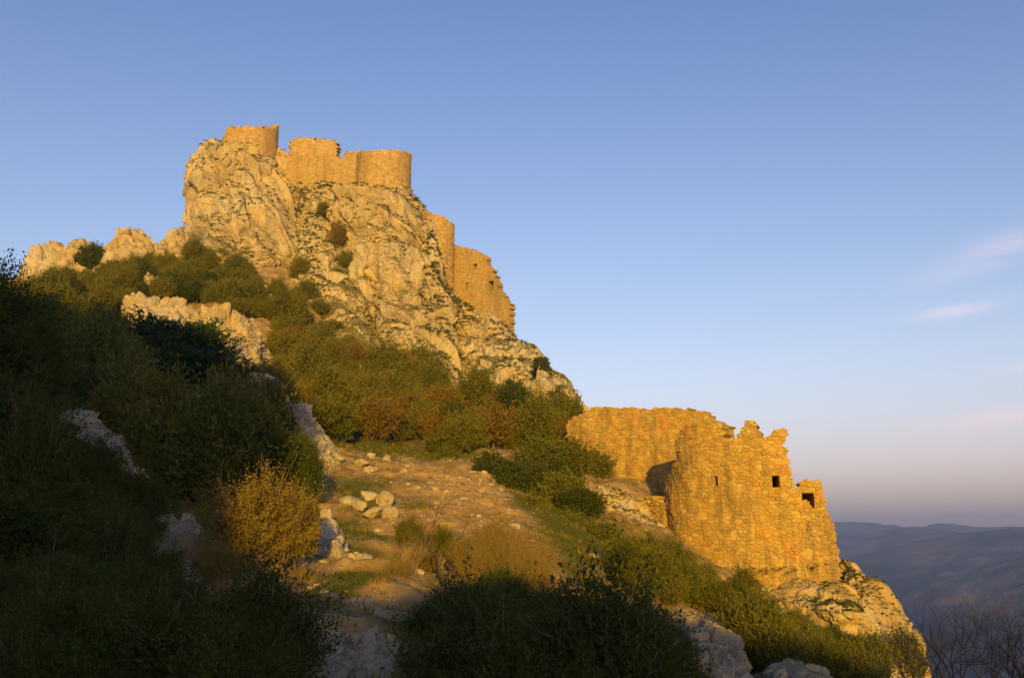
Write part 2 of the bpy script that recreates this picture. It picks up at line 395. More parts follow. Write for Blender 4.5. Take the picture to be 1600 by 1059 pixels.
# coarse height table for ray hits
_gx = np.arange(-140, 111, 1.0); _gy = np.arange(-30, 271, 1.0)
_GX, _GY = np.meshgrid(_gx, _gy); _GZ = zt(_GX, _GY)
def zfast(X, Y):
    fx = np.clip((np.asarray(X)+140), 0, 249.99); fy = np.clip((np.asarray(Y)+30), 0, 299.99)
    i = fx.astype(int); j = fy.astype(int); a = fx-i; b = fy-j
    return (_GZ[j, i]*(1-a)+_GZ[j, i+1]*a)*(1-b)+(_GZ[j+1, i]*(1-a)+_GZ[j+1, i+1]*a)*b
def ground_hit(px, py, ymin=9):
    d = ray(px, py); t = np.arange(ymin, 230, 0.25)/d.y
    X, Y, Z = d.x*t, d.y*t, d.z*t
    below = np.nonzero(Z < zfast(X, Y))[0]
    if len(below) == 0: return None
    k = below[0]
    return Vector((X[k], Y[k], float(zt(X[k], Y[k])[0])))

# ------------------------------------------------------------------ ground sheet
def axis(segs):
    out = []
    for a, b, st in segs: out.append(np.arange(a, b, st))
    out.append([segs[-1][1]]); return np.concatenate(out)
gx = axis([(-140, -60, 2.0), (-60, -16, 0.6), (-16, 14, 0.16), (14, 40, 0.6), (40, 110, 2.0)])
gy = axis([(-160, -30, 2.2), (-30, 12, 1.0), (12, 76, 0.19), (76, 160, 0.7), (160, 270, 2.0)])
GX, GY = np.meshgrid(gx, gy); GZ = zt(GX, GY)
# rough rocky relief in the finely meshed part
Pn = np.stack([GX.ravel(), GY.ravel(), GZ.ravel()], 1)
fine = ((Pn[:, 0] > -17) & (Pn[:, 0] < 15) & (Pn[:, 1] > 11) & (Pn[:, 1] < 78))
def blob_mask(P, blobs):
    m = np.zeros(len(P))
    for bl in blobs:
        if len(bl) == 3: c = ground_hit(bl[0], bl[1]); r = bl[2]
        if c is None: continue
        d = np.hypot(P[:, 0]-c.x, (P[:, 1]-c.y)*0.75)
        m = np.maximum(m, np.clip(1.35-d/r, 0, 1))
    return m
nz_ = fbm(Pn*np.array([0.35, 0.35, 0.1])+4, 5)
GRASS_BLOBS = [(560, 697, 4.5), (520, 700, 3), (610, 705, 4), (680, 712, 3.5), (640, 775, 1.6), (615, 760, 1.8), (580, 775, 1.8), (660, 790, 1.2), (545, 825, 1.8), (580, 840, 1.4), (600, 870, 1.2), (690, 840, 1.3), (740, 850, 1.5), (850, 800, 3.0), (880, 822, 3), (920, 855, 3), (960, 880, 3), (860, 860, 2.2),
               (600, 775, 1.6), (560, 765, 1.6), (650, 755, 1.4), (540, 870, 1.4), (560, 905, 1.2), (520, 830, 1.3), (300, 815, 2.6), (330, 800, 2), (520, 925, 1.0), (625, 985, 0.8), (640, 1000, 0.8),
               (480, 860, 1.5), (1060, 930, 2.0), (130, 530, 6), (900, 900, 2), (1010, 905, 2)]
PATH_BLOBS = [(550, 1050, 0.8), (560, 1010, 0.85), (555, 980, 0.85), (580, 955, 0.8), (600, 930, 0.8), (640, 860, 1.5), (690, 812, 2.4), (740, 790, 3.4), (770, 800, 2.6), (720, 770, 3.0),
              (700, 750, 3.2), (670, 735, 2.8), (750, 745, 2.2), (640, 765, 2.2), (800, 850, 2.4), (840, 880, 1.6), (640, 820, 2.2)]
gmask = np.clip(blob_mask(Pn, GRASS_BLOBS)*1.3+0.35*nz_-0.15, 0, 1)
pmask = np.clip(blob_mask(Pn, PATH_BLOBS)*1.3+0.3*nz_-0.15, 0, 1)
gmask = np.clip(gmask-pmask*0.8, 0, 1)
rough = rockdisp(Pn*np.array([1, 1, 0.3]), 3.4, 0.42)*np.clip(1-1.3*gmask-0.5*pmask, 0.15, 1)+0.05*fbm(Pn*2.2, 4)
up = (Pn[:, 1] > 78) & (Pn[:, 1] < 170) & (Pn[:, 0] > -75) & (Pn[:, 0] < 20)
rough_up = np.zeros(len(Pn)); rough_up[up] = rockdisp(Pn[up], 5.5, 0.9)
GZ = GZ + np.where(fine, rough, rough_up).reshape(GZ.shape)
GZ[0, :] = -300; GZ[-1, :] = -300; GZ[:, 0] = -300; GZ[:, -1] = -300     # the hill goes on down into the valley
V = np.stack([GX, GY, GZ], -1).reshape(-1, 3)
def ground_material():
    m, nt, b = mat('hillside_soil'); s = NT(nt); p = s.pos()
    g = s.attr('grass'); d = s.attr('path')
    n = s.noise(p, 0.8, 7, 0.68)
    c = s.mix(s.rng(n, 0.36, 0.62), (0.21, 0.135, 0.050), (0.42, 0.32, 0.17))
    c = s.mix(s.rng(s.noise(p, 3.2, 6, 0.7), 0.5, 0.68, 0, 0.7), c, (0.10, 0.09, 0.035))
    c = s.mix(s.math('MULTIPLY', s.rng(s.noise(s.map(p, loc=(3, 1, 7)), 0.35, 5, 0.7), 0.52, 0.64), 0.6), c, (0.085, 0.090, 0.020))
    pc = s.mix(s.rng(s.noise(p, 2.2, 7, 0.7), 0.35, 0.65), (0.47, 0.32, 0.125), (0.34, 0.215, 0.075))
    pc = s.mix(s.rng(s.vor(p, 5.5), 0.0, 0.30, 0.18, 0), pc, (0.52, 0.41, 0.24))
    c = s.mix(d, c, pc)
    gc = s.mix(s.rng(s.noise(p, 2.6, 5, 0.7), 0.35, 0.66), (0.055, 0.085, 0.013), (0.12, 0.115, 0.030))
    c = s.mix(g, c, gc)
    s.l.new(c, b.inputs['Base Color']); b.inputs['Roughness'].default_value = 0.95; b.inputs['Specular IOR Level'].default_value = 0.1
    n1 = s.bump(s.noise(p, 1.6, 9, 0.75), 0.8, 0.22)
    s.l.new(s.bump(s.noise(p, 9.0, 6, 0.75), 0.6, 0.06, n1), b.inputs['Normal'])
    return m
M['ground'] = ground_material()
V_GROUND, G_MASK, P_MASK = V, gmask, pmask
obj('ground', mesh_np('ground', V, grid_faces(len(gy), len(gx)), [M['ground']], True, {'grass': ('POINT', gmask), 'path': ('POINT', pmask)}), kind='structure')

# ------------------------------------------------------------------ far valley and hills
def far_terrain():
    ang = np.linspace(-math.pi, math.pi, 721)[:-1]
    ang = np.concatenate([np.linspace(math.radians(-15), math.radians(45), 520), np.linspace(math.radians(45), math.radians(345), 160)[1:-1]])
    rad = np.concatenate([np.linspace(60, 900, 14), np.geomspace(960, 9000, 330), np.geomspace(9100, 10800, 8)])
    A, R = np.meshgrid(ang, rad)
    X = R*np.sin(A); Y = R*np.cos(A)
    P = np.stack([X.ravel(), Y.ravel(), 0*X.ravel()], 1)
    r = R.ravel()
    A_ = A.ravel(); px_ = 800+F*1.018*np.tan(np.clip(A_, -1.2, 1.2))
    z = np.interp(r, [0, 300, 1500, 2200, 30000], [-130, -230, -350, -360, -360])
    ridges = [(2500, [(900, 1010), (1300, 1010), (1440, 985), (1500, 950), (1560, 920), (1620, 898), (1900, 880), (2500, 900)]),
              (3300, [(900, 960), (1330, 955), (1400, 935), (1450, 905), (1520, 890), (1600, 862), (1800, 850), (2500, 870)]),
              (4300, [(800, 885), (1300, 878), (1360, 862), (1430, 846), (1500, 836), (1600, 822), (1760, 826), (2500, 850)]),
              (5600, [(700, 845), (1280, 838), (1340, 832), (1420, 824), (1480, 826), (1560, 838), (2500, 850)]),
              (7600, [(600, 822), (1250, 817), (1310, 815), (1370, 817), (1440, 821), (1490, 817), (1540, 822), (1640, 826), (2500, 822)])]
    for rk, pts in ridges:
        pts = np.array(pts, float); py = np.interp(px_, pts[:, 0], pts[:, 1])
        wob = rk*(1+0.05*perlin(P/(0.35*rk)+rk)); v = (529.5-py)/F; tz = (SP+v*CP)/(CP-v*SP)
        crest = wob*np.cos(np.clip(A_, -1.2, 1.2))*tz
        dr = (r-wob)
        zz = crest-np.where(dr < 0, -dr*(0.20+0.06*perlin(P/700+rk)), dr*0.30)
        z = np.logaddexp(z/22, zz/22)*22
    rid = fbm(P/520+2.7, 4, 0.5, ridged=True)
    k = np.interp(r, [0, 1200, 2500, 8000, 12000], [0, 0.15, 0.6, 1, 0.5])
    z = z - k*16*(1-rid) + k*3*fbm(P/90, 3)
    V = np.stack([P[:, 0], P[:, 1], z], 1).reshape(len(rad), len(ang), 3)
    # wrap
    f = grid_faces(len(rad), len(ang), wrap=True)
    m, nt, b = mat('forested_hills'); s = NT(nt); p = s.pos()
    n = s.noise(p, 0.006, 10, 0.68)
    c = s.mix(s.rng(n, 0.44, 0.58), (0.014, 0.046, 0.056), (0.15, 0.15, 0.155))  # dark bluish tones: distance haze put into the colour against the orange sun
    c = s.mix(s.rng(s.noise(p, 0.0011, 5, 0.6), 0.55, 0.70, 0, 0.7), c, (0.26, 0.19, 0.16))
    c = s.mix(s.rng(s.vor(p, 0.07), 0.1, 0.7, 0, 0.55), c, (0.030, 0.036, 0.026))
    s.l.new(c, b.inputs['Base Color']); b.inputs['Roughness'].default_value = 1.0; b.inputs['Specular IOR Level'].default_value = 0.0
    s.l.new(s.bump(s.noise(p, 0.012, 6, 0.6), 0.5, 10), b.inputs['Normal'])
    obj('hills', mesh_np('hills', V.reshape(-1, 3), f, [m], True), kind='structure')
far_terrain()

# ------------------------------------------------------------------ rock masses
def smooth_rows(rows, n):
    R = np.array(rows, float); t = np.linspace(0, len(R)-1, n)
    out = np.stack([np.interp(t, np.arange(len(R)), R[:, k]) for k in range(R.shape[1])], 1)
    k = max(1, n//(len(R)*3))
    ker = np.ones(2*k+1)/(2*k+1)
    pad = np.concatenate([np.repeat(out[:1], k, 0), out, np.repeat(out[-1:], k, 0)])
    return np.stack([np.convolve(pad[:, c], ker, 'valid') for c in range(out.shape[1])], 1)
CLIFF_PTS = []
def loft(rows, L, res, expo=2.6, amp=1.0, keep=None):
    """rows from the top down: (py, px_left, px_right, front distance, thickness) -> displaced rock body"""
    W = []
    for (py, xl, xr, yf, th) in rows:
        ym = yf+0.42*th
        a = at(xl, py, ym); b = at(xr, py, ym); c = at((xl+xr)/2, py, yf+0.22*th)
        W.append((a.x, b.x, yf, yf+th, c.z))
    w_ = W[-1]; W.append((w_[0]-0.2*L, w_[1]+0.2*L, w_[2]-0.2*L, w_[3], w_[4]-1.6*L))
    H = abs(W[0][4]-W[-1][4]); nv = max(24, int(H/res))
    W = smooth_rows(W, nv)
    top = W[0].copy(); caps = []
    for sc_, dz in ((0.0, 0.35), (0.35, 0.33), (0.65, 0.26), (0.85, 0.14), (0.95, 0.05)):
        cx, cy = (top[0]+top[1])/2, (top[2]+top[3])/2
        caps.append((cx+(top[0]-cx)*sc_, cx+(top[1]-cx)*sc_, cy+(top[2]-cy)*sc_, cy+(top[3]-cy)*sc_, top[4]+dz*L*0.3))
    capd = np.array(caps); t = np.linspace(0, len(capd)-1, max(8, int((top[1]-top[0])*0.4/res)))
    capi = np.stack([np.interp(t, np.arange(len(capd)), capd[:, k]) for k in range(5)], 1)
    W = np.concatenate([capi, W])
    wid = np.max(W[:, 1]-W[:, 0])+np.max(W[:, 3]-W[:, 2])*0.6
    nf = max(40, int(wid/res)); nb = max(12, nf//5)
    th = np.concatenate([np.linspace(-math.pi*1.12, math.pi*0.12, nf), np.linspace(math.pi*0.12, math.pi*0.88, nb+2)[1:-1]])
    c, s_ = np.cos(th), np.sin(th)
    ex = np.sign(c)*np.abs(c)**(2/expo); ey = np.sign(s_)*np.abs(s_)**(2/expo)
    X = (W[:, :1]+W[:, 1:2])/2+(W[:, 1:2]-W[:, :1])/2*ex; Y = (W[:, 2:3]+W[:, 3:4])/2+(W[:, 3:4]-W[:, 2:3])/2*ey
    Z = np.repeat(W[:, 4:5], len(th), 1)
    V = np.stack([X, Y, Z], -1)
    N = grid_normals(V, True)
    cen = np.stack([(W[:, 0]+W[:, 1])/2, (W[:, 2]+W[:, 3])/2, W[:, 4]], 1)[:, None]
    if ((V-cen)*N)[len(V)//2].sum() < 0: N = -N
    d = rockdisp(V.reshape(-1, 3), L, amp).reshape(V.shape[:2])
    V = V+N*d[..., None]
    return V.reshape(-1, 3), grid_faces(len(V), len(th), True)[:, ::-1], V, N
def cliff(name, rows, L, res, material, **k):
    V, f, G, N = loft(rows, L, res, **k)
    o = obj(name, mesh_np(name, V, f, [material], False), kind='structure')
    N2 = grid_normals(G, True)
    if (N2*N).sum() < 0: N2 = -N2
    CLIFF_PTS.append((V, N2.reshape(-1, 3)))
    return o
CL = M['cliff']
# left buttress under the round turret
cliff('cliff', [(232, 342, 432, 176, 22), (243, 326, 442, 172, 26), (258, 314, 452, 169, 29), (278, 305, 462, 166, 32), (310, 300, 474, 163, 34), (345, 299, 480, 160, 36), (385, 303, 482, 157, 38),
                (420, 316, 476, 153, 40), (455, 330, 468, 148, 42), (500, 350, 478, 140, 44), (550, 372, 488, 130, 46), (600, 380, 490, 120, 48)], 8.5, 0.21, CL, expo=2.3)
# rib in the middle of the face, below the gully
cliff('cliff', [(338, 492, 506, 166, 10), (352, 478, 524, 163, 16), (380, 468, 545, 160, 20), (410, 458, 562, 156, 24), (450, 452, 580, 150, 28), (500, 448, 600, 142, 32), (560, 455, 615, 130, 36), (610, 460, 620, 120, 36)], 6.5, 0.21, M['gully'], expo=2.1)
# saddle of rock that carries the curtain wall
cliff('cliff', [(300, 440, 560, 176, 20), (308, 442, 566, 174, 24), (330, 450, 566, 171, 28), (370, 455, 570, 168, 30), (420, 455, 580, 163, 34)], 5.0, 0.25, M['gully'], expo=2.4)
# right buttress under the round tower
cliff('cliff', [(306, 552, 646, 168, 18), (312, 534, 656, 165, 24), (322, 522, 668, 162, 28), (340, 512, 676, 160, 30), (372, 532, 684, 158, 32), (420, 552, 692, 154, 34),
                (470, 558, 706, 150, 36), (520, 570, 712, 144, 38), (570, 590, 720, 136, 40), (620, 600, 730, 126, 42)], 7.5, 0.21, CL, expo=2.5)
# pale pillar at the right end of the face
cliff('cliff', [(352, 666, 686, 160, 14), (380, 662, 690, 157, 16), (430, 658, 698, 153, 18), (490, 657, 712, 148, 20), (550, 655, 718, 142, 22), (600, 655, 724, 134, 24)], 5.0, 0.2, CL, expo=2.8)
# slope of slabs below the stepped wall
cliff('cliff', [(472, 706, 722, 158, 18), (490, 704, 746, 156, 20), (510, 704, 776, 154, 22), (526, 704, 820, 151, 24), (546, 706, 842, 147, 27), (575, 708, 862, 141, 30), (602, 712, 893, 135, 33),
                (640, 720, 912, 127, 38), (680, 730, 930, 118, 42)], 5.5, 0.21, CL, expo=2.2)
cliff('cliff', [(566, 838, 852, 132, 8), (585, 834, 858, 131, 10), (615, 832, 866, 129, 12), (650, 828, 880, 126, 14)], 3.0, 0.2, CL, expo=3.0)

def outcrop(rows, L, res, label, material=None, group=None, name='rock_outcrop', cat='rock', **k):
    k.setdefault('amp', 1.5); k.setdefault('expo', 3.2)
    V, f, G, N = loft(rows, L, res, **k)
    base = Vector((float(V[:, 0].mean()), float(V[:, 1].mean()), float(V[:, 2].min())))
    o = obj(name, mesh_np(name, V-np.array(base), f, [material or M['rock']], False), loc=base)
    return tag(o, label, cat, group)
UP = rock_material('ridge_limestone', 1.2, grass=0.5, lichen=0.5)
outcrop([(392, 66, 150, 150, 10), (400, 56, 160, 148, 13), (418, 52, 170, 146, 16), (440, 50, 185, 143, 18), (470, 50, 190, 138, 20)], 5, 0.2, 'broad flat-topped pale rock on the ridge beside a dark bush', UP, 'rocks on the ridge')
outcrop([(363, 200, 218, 152, 8), (376, 188, 246, 150, 12), (395, 174, 252, 148, 15), (415, 166, 258, 146, 17), (450, 160, 270, 140, 20)], 4.5, 0.2, 'pointed pale rock knob on the ridge beside the tall cliff', UP, 'rocks on the ridge')
outcrop([(360, 272, 296, 156, 10), (372, 262, 305, 154, 12), (400, 255, 312, 150, 14), (430, 255, 315, 146, 16)], 4, 0.2, 'small rounded rock shoulder against the foot of the cliff', UP, 'rocks on the ridge')
outcrop([(470, 206, 270, 108, 8), (482, 198, 292, 106, 10), (505, 200, 298, 103, 12), (535, 215, 302, 98, 14), (580, 230, 310, 90, 16)], 3.4, 0.14, 'tan sunlit rock band with flat top among shrubs', UP)
outcrop([(494, 318, 380, 104, 8), (508, 304, 394, 102, 11), (535, 300, 402, 99, 14), (560, 308, 406, 96, 16), (590, 330, 412, 91, 18), (630, 345, 420, 84, 18)], 3.6, 0.14, 'bulging sunlit rock block above the ivy thicket', UP)
outcrop([(430, 228, 246, 132, 4), (445, 226, 256, 131, 6), (470, 224, 260, 128, 8)], 1.6, 0.14, 'small pale rock poking out between ridge shrubs', UP)
outcrop([(450, 360, 420, 138, 5), (470, 352, 430, 136, 7), (500, 356, 440, 132, 9), (540, 372, 440, 126, 10)], 2.2, 0.14, 'broken stepped rocks just under the tall buttress', UP)
outcrop([(525, 482, 496, 118, 4), (540, 478, 502, 117, 6), (565, 474, 508, 115, 8), (590, 470, 512, 112, 9)], 2.0, 0.12, 'slim pale rock fin among the slope shrubs', UP)
outcrop([(572, 552, 566, 110, 4), (582, 546, 578, 109, 6), (605, 544, 582, 107, 7)], 1.6, 0.12, 'small sunlit rock knob below the cliff foot shrubs', UP)
# spur of grey rock in the shade beside the clearing
outcrop([(586, 398, 414, 64, 6), (610, 396, 440, 62.5, 8), (640, 398, 468, 61, 9), (672, 402, 492, 60, 10), (700, 408, 512, 58, 10), (740, 415, 530, 55, 10), (790, 425, 540, 51, 10), (830, 440, 545, 47, 9)], 2.6, 0.09,
        'long grey rock spur in shade falling beside the clearing', M['rock'], expo=2.2)
outcrop([(682, 490, 506, 59.5, 2.4), (694, 484, 516, 59, 3), (715, 484, 520, 58, 3.4), (740, 490, 524, 57, 3.6)], 1.1, 0.06, 'upright rounded stone standing at the end of the grey spur', M['rock'])
outcrop([(735, 575, 612, 60.5, 3), (742, 548, 618, 59.5, 5), (757, 535, 624, 57.5, 6), (778, 530, 626, 55, 7), (800, 528, 620, 53, 7)], 1.8, 0.07, 'low sunlit rock slab at the top of the rocky bank', M['rock'], expo=2.4)
# rocky bank beside the path
outcrop([(822, 502, 520, 37.5, 2.0), (840, 494, 530, 37, 2.6), (880, 490, 536, 35, 3.2), (930, 486, 534, 31.5, 3.4), (960, 484, 530, 29, 3.4)], 1.0, 0.05, 'mossy sunlit rock bank at the foot of the tall ivy bush', M['rock'])
outcrop([(868, 552, 574, 36, 1.6), (880, 540, 590, 35.6, 2.2), (900, 536, 600, 34.6, 2.6), (928, 538, 604, 33, 2.8), (945, 540, 600, 32, 2.8)], 0.9, 0.045, 'rough sunlit boulder above the path with grass beside it', M['rock'])
outcrop([(922, 540, 590, 31.5, 1.4), (930, 522, 612, 31, 1.8), (945, 516, 620, 30, 2.0), (960, 514, 620, 29, 2.0)], 0.7, 0.04, 'low wide rock step where the sunlight ends on the path', M['rock'])
outcrop([(944, 556, 584, 27.6, 1.0), (952, 548, 598, 27.2, 1.4), (968, 544, 606, 26.5, 1.6), (985, 540, 606, 25.4, 1.7)], 0.7, 0.035, 'pale grey rock in the shaded footpath', M['rock'])
outcrop([(996, 565, 600, 21.0, 1.0), (1006, 556, 616, 20.6, 1.3), (1030, 552, 622, 19.6, 1.5), (1060, 548, 624, 18.2, 1.5)], 0.7, 0.03, 'worn bedrock step across the lower shaded footpath', M['rock'])
outcrop([(1002, 500, 530, 20.5, 1.0), (1014, 494, 545, 20, 1.2), (1050, 486, 548, 18.6, 1.4)], 0.6, 0.03, 'low dark rock at the uphill edge of the footpath', M['rock'])
# rocks in the shade on the left
for rows, L, lab in [
    ([(572, -12, 18, 36, 3), (590, -16, 30, 35.5, 4), (620, -20, 38, 34.8, 4.5), (665, -25, 40, 33, 5)], 1.6, 'grey shaded rock between the tall dark shrubs and the slope'),
    ([(644, 112, 134, 44, 2.4), (656, 108, 152, 43.5, 3), (680, 108, 164, 42.5, 3.4), (715, 110, 170, 41, 3.6)], 1.4, 'tilted grey rock with white lichen in shade'),
    ([(690, 186, 206, 44, 2.4), (702, 182, 222, 43.5, 3), (725, 180, 232, 42.4, 3.4), (755, 180, 240, 41, 3.6)], 1.4, 'rounded grey rock at the edge of the dark trees'),
    ([(814, 256, 280, 35.5, 2.2), (824, 248, 298, 35, 2.8), (850, 244, 308, 34, 3.2), (885, 240, 312, 32.4, 3.4)], 1.2, 'large pitted grey rock on the shaded grass patch'),
    ([(888, 268, 292, 30, 1.6), (898, 260, 302, 29.6, 2.0), (930, 256, 304, 28.5, 2.4), (955, 254, 306, 27.6, 2.4)], 0.9, 'pitted grey rock low between two dark shrubs'),
    ([(1008, 246, 262, 22, 1.4), (1020, 240, 274, 21.6, 1.8), (1065, 232, 282, 20.4, 2.0)], 0.8, 'grey rock half hidden under the foreground shrub leaves')]:
    outcrop(rows, L, 0.05, lab, M['rock'], 'grey rocks in the shade')
# rocks at the lower right
outcrop([(974, 1040, 1082, 37.5, 3), (984, 1032, 1116, 36.5, 4.4), (998, 1034, 1140, 35.4, 5), (1016, 1048, 1154, 34.2, 5), (1042, 1070, 1156, 33, 4.6), (1075, 1085, 1172, 31.5, 4.4)], 2.4, 0.05, 'big sloping grey slab rock in shade below the ruin', M['rock'], expo=2.4, amp=0.75)
outcrop([(1042, 1200, 1234, 36.5, 2), (1048, 1190, 1268, 36, 2.8), (1058, 1186, 1290, 35.2, 3.2), (1090, 1180, 1300, 33.6, 3.4)], 1.8, 0.05, 'low grey rock ledge among shrubs below the slab rock', M['rock'], amp=0.8)
# castle rock under the ruined tower
cliff('castle_rock', [(912, 1160, 1300, 60.2, 9), (918, 1140, 1318, 59.3, 11), (932, 1125, 1330, 58.5, 13), (950, 1120, 1352, 57.4, 14), (980, 1115, 1378, 56.6, 15), (1015, 1110, 1402, 55.6, 16), (1060, 1100, 1425, 54.5, 17), (1110, 1100, 1450, 53, 18)],
      2.6, 0.09, M['cliff_low'], expo=2.4, amp=0.9)
cliff('castle_rock', [(884, 1308, 1322, 66, 5), (896, 1304, 1342, 64.5, 7), (920, 1300, 1362, 63, 9), (950, 1300, 1382, 62, 10), (990, 1300, 1408, 61, 11), (1040, 1310, 1432, 60, 12), (1100, 1320, 1460, 58.5, 13)],
      2.2, 0.09, M['cliff_low'], expo=2.2, amp=0.9)
cliff('castle_rock', [(762, 925, 960, 69, 4), (780, 912, 985, 68, 5), (800, 908, 1030, 66.5, 6), (826, 910, 1050, 64.6, 7), (850, 920, 1060, 63, 7), (890, 930, 1080, 60, 7)], 1.6, 0.08, M['cliff_low'], expo=2.2)
# the shaded hollow in the castle rock is an overhang: a brow of rock above it
cliff('castle_rock', [(940, 1262, 1330, 56.4, 5), (952, 1250, 1345, 55.6, 6), (966, 1262, 1340, 55.8, 6), (974, 1290, 1330, 56.8, 5)], 1.6, 0.08, M['cliff_low'], expo=2.4, amp=0.9)

# boulders: a ball cut by random planes
def boulder_mesh(seed, rough=1.0, cuts=11, sub=40):
    r = np.random.default_rng(seed)
    nt_, np_ = sub, sub*2
    th = np.linspace(0.02, math.pi-0.02, nt_)[:, None]; ph = np.linspace(0, 2*math.pi, np_, endpoint=False)[None]
    D = np.stack([np.sin(th)*np.cos(ph), np.sin(th)*np.sin(ph), np.cos(th)+0*ph], -1)
    rad = np.full(D.shape[:2], 1.0)
    for _ in range(cuts):
        n = r.normal(size=3); n /= np.linalg.norm(n)
        k = D@n; h = r.uniform(0.55, 0.85)
        rad = np.where(k > 1e-3, np.minimum(rad, h/np.maximum(k, 1e-3)), rad)
    V = (D*rad[..., None]).reshape(-1, 3)
    V = V*(1+rough*0.10*fbm(V*1.6+seed, 4)[:, None]+rough*0.03*fbm(V*6+seed, 2, ridged=True)[:, None])
    return V, grid_faces(nt_, np_, True)
def boulder(px, py, Y, size, label, seed, rotz=0.0, tilt=0.0, group=None):
    V, f = boulder_mesh(seed)
    V = V*np.array(size)/2
    o = obj('boulder', mesh_np('boulder', V, f, [M['boulder']], True), loc=at(px, py, Y)); o.rotation_euler = (tilt*0.5, tilt, rotz)
    return tag(o, label, 'boulder', group)
G1 = 'tumbled blocks at the clearing'
def gb(px, py, w, h, label, seed, rotz=0, tilt=0, group=G1):
    p = ground_hit(px, py+h*0.35)
    Y = p.y if p else 50
    sc_ = Y/F
    return boulder(px, py, Y, (w*sc_*1.25, w*sc_*1.0, h*sc_*1.35), label, seed, rotz, tilt, group)
gb(553, 787, 34, 20, 'long flat-topped block leaning in the tumbled pile', 3, 0.2, 0.1)
gb(578, 776, 36, 18, 'flat tilted block at the back of the tumbled pile', 4, 0.5, 0.25)
gb(602, 786, 26, 26, 'tall upright block in the tumbled pile', 5, 0.1)
gb(609, 801, 22, 22, 'square bright block at the end of the tumbled pile', 6, -0.3)
gb(585, 802, 32, 14, 'slanted pale slab at the front of the tumbled pile', 8, 0.2, -0.35)
gb(508, 812, 18, 28, 'upright block leaning on the shaded bank', 9, 0.2, 0.1)
gb(517, 824, 18, 20, 'broken pale block below the leaning one', 10, 0.9)
gb(604, 716, 12, 11, 'single small stone on the grass above the bank', 11)
gb(580, 712, 12, 8, 'flat little stone on the grass edge', 12)
gb(565, 722, 20, 10, 'low stone row end on the brown turf', 13)
gb(532, 716, 14, 9, 'half sunk stone near the upright spur stone', 14)
gb(803, 823, 22, 9, 'cut stone slab on the grass by the reddish bush', 15, 0.3)
gb(932, 870, 26, 11, 'long pale boulder beside the slope shrubs', 16)
# ------------------------------------------------------------------ masonry
class Plan:
    """a wall line in plan; u runs along it, outward normal faces the photographer"""
    def __init__(s, pts, dense=True):
        P = np.array(pts, float)
        s.P = P; seg = np.diff(P, axis=0); s.L = np.hypot(seg[:, 0], seg[:, 1]); s.cum = np.concatenate([[0], np.cumsum(s.L)])
        s.T = seg/s.L[:, None]; s.N = np.stack([s.T[:, 1], -s.T[:, 0]], 1)
        Nv = np.concatenate([s.N[:1], (s.N[:-1]+s.N[1:]), s.N[-1:]]); s.Nv = Nv/np.linalg.norm(Nv, axis=1)[:, None]
    def hit(s, px, py):
        d = ray(px, py); best = None
        for i in range(len(s.L)):
            a = s.P[i]; t = s.T[i]
            den = d.x*(-t[1])+d.y*t[0]
            if abs(den) < 1e-9: continue
            k = (a[0]*(-t[1])+a[1]*t[0])/den          # d*k = a + t*u
            u = (d.x*k-a[0])*t[0]+(d.y*k-a[1])*t[1]
            lo = -3.0 if i == 0 else -1e-6; hi = s.L[i]+(3.0 if i == len(s.L)-1 else 1e-6)
            if lo <= u <= hi and k > 0 and (best is None or k < best[2]): best = (s.cum[i]+u, d.z*k, k)
        if best is None:      # the ray just misses a round wall: take its nearest edge
            m = [abs(p[0]*d.y-p[1]*d.x)/math.hypot(d.x, d.y) for p in s.P]; i = int(np.argmin(m))
            k = math.hypot(*s.P[i])/math.hypot(d.x, d.y); best = (s.cum[i], d.z*k, k)
        return best[0], best[1]
    def pt(s, u, z, dep):
        i = int(np.clip(np.searchsorted(s.cum, u)-1, 0, len(s.L)-1)); t = (u-s.cum[i])
        p = s.P[i]+s.T[i]*t; f = np.clip(t/s.L[i], 0, 1); n = s.Nv[i]*(1-f)+s.Nv[i+1]*f
        return (p[0]+n[0]*dep, p[1]+n[1]*dep, z)
def plan_px(pts, rounds=2):
    P = [np.array((at(px, 700, Y).x, Y)) for px, Y in pts]
    for _ in range(rounds):
        Q = [P[0]]
        for a, b in zip(P[:-1], P[1:]): Q += [a*0.75+b*0.25, a*0.25+b*0.75]
        P = Q+[P[-1]]
    return Plan(P)
def plan_arc(px, py, Yc, R, a0=-200, a1=20, n=30):
    c = at(px, py, Yc)
    return Plan([(c.x+R*math.cos(math.radians(a)), Yc+R*math.sin(math.radians(a))) for a in np.linspace(a0, a1, n)])
def clip_half(poly, mx, my, nx, ny):
    out = []
    n = len(poly)
    for i in range(n):
        a = poly[i]; b = poly[(i+1) % n]
        da = (a[0]-mx)*nx+(a[1]-my)*ny; db = (b[0]-mx)*nx+(b[1]-my)*ny
        if da <= 0: out.append(a)
        if (da < 0 < db) or (db < 0 < da):
            t = da/(da-db); out.append((a[0]+(b[0]-a[0])*t, a[1]+(b[1]-a[1])*t))
    return out
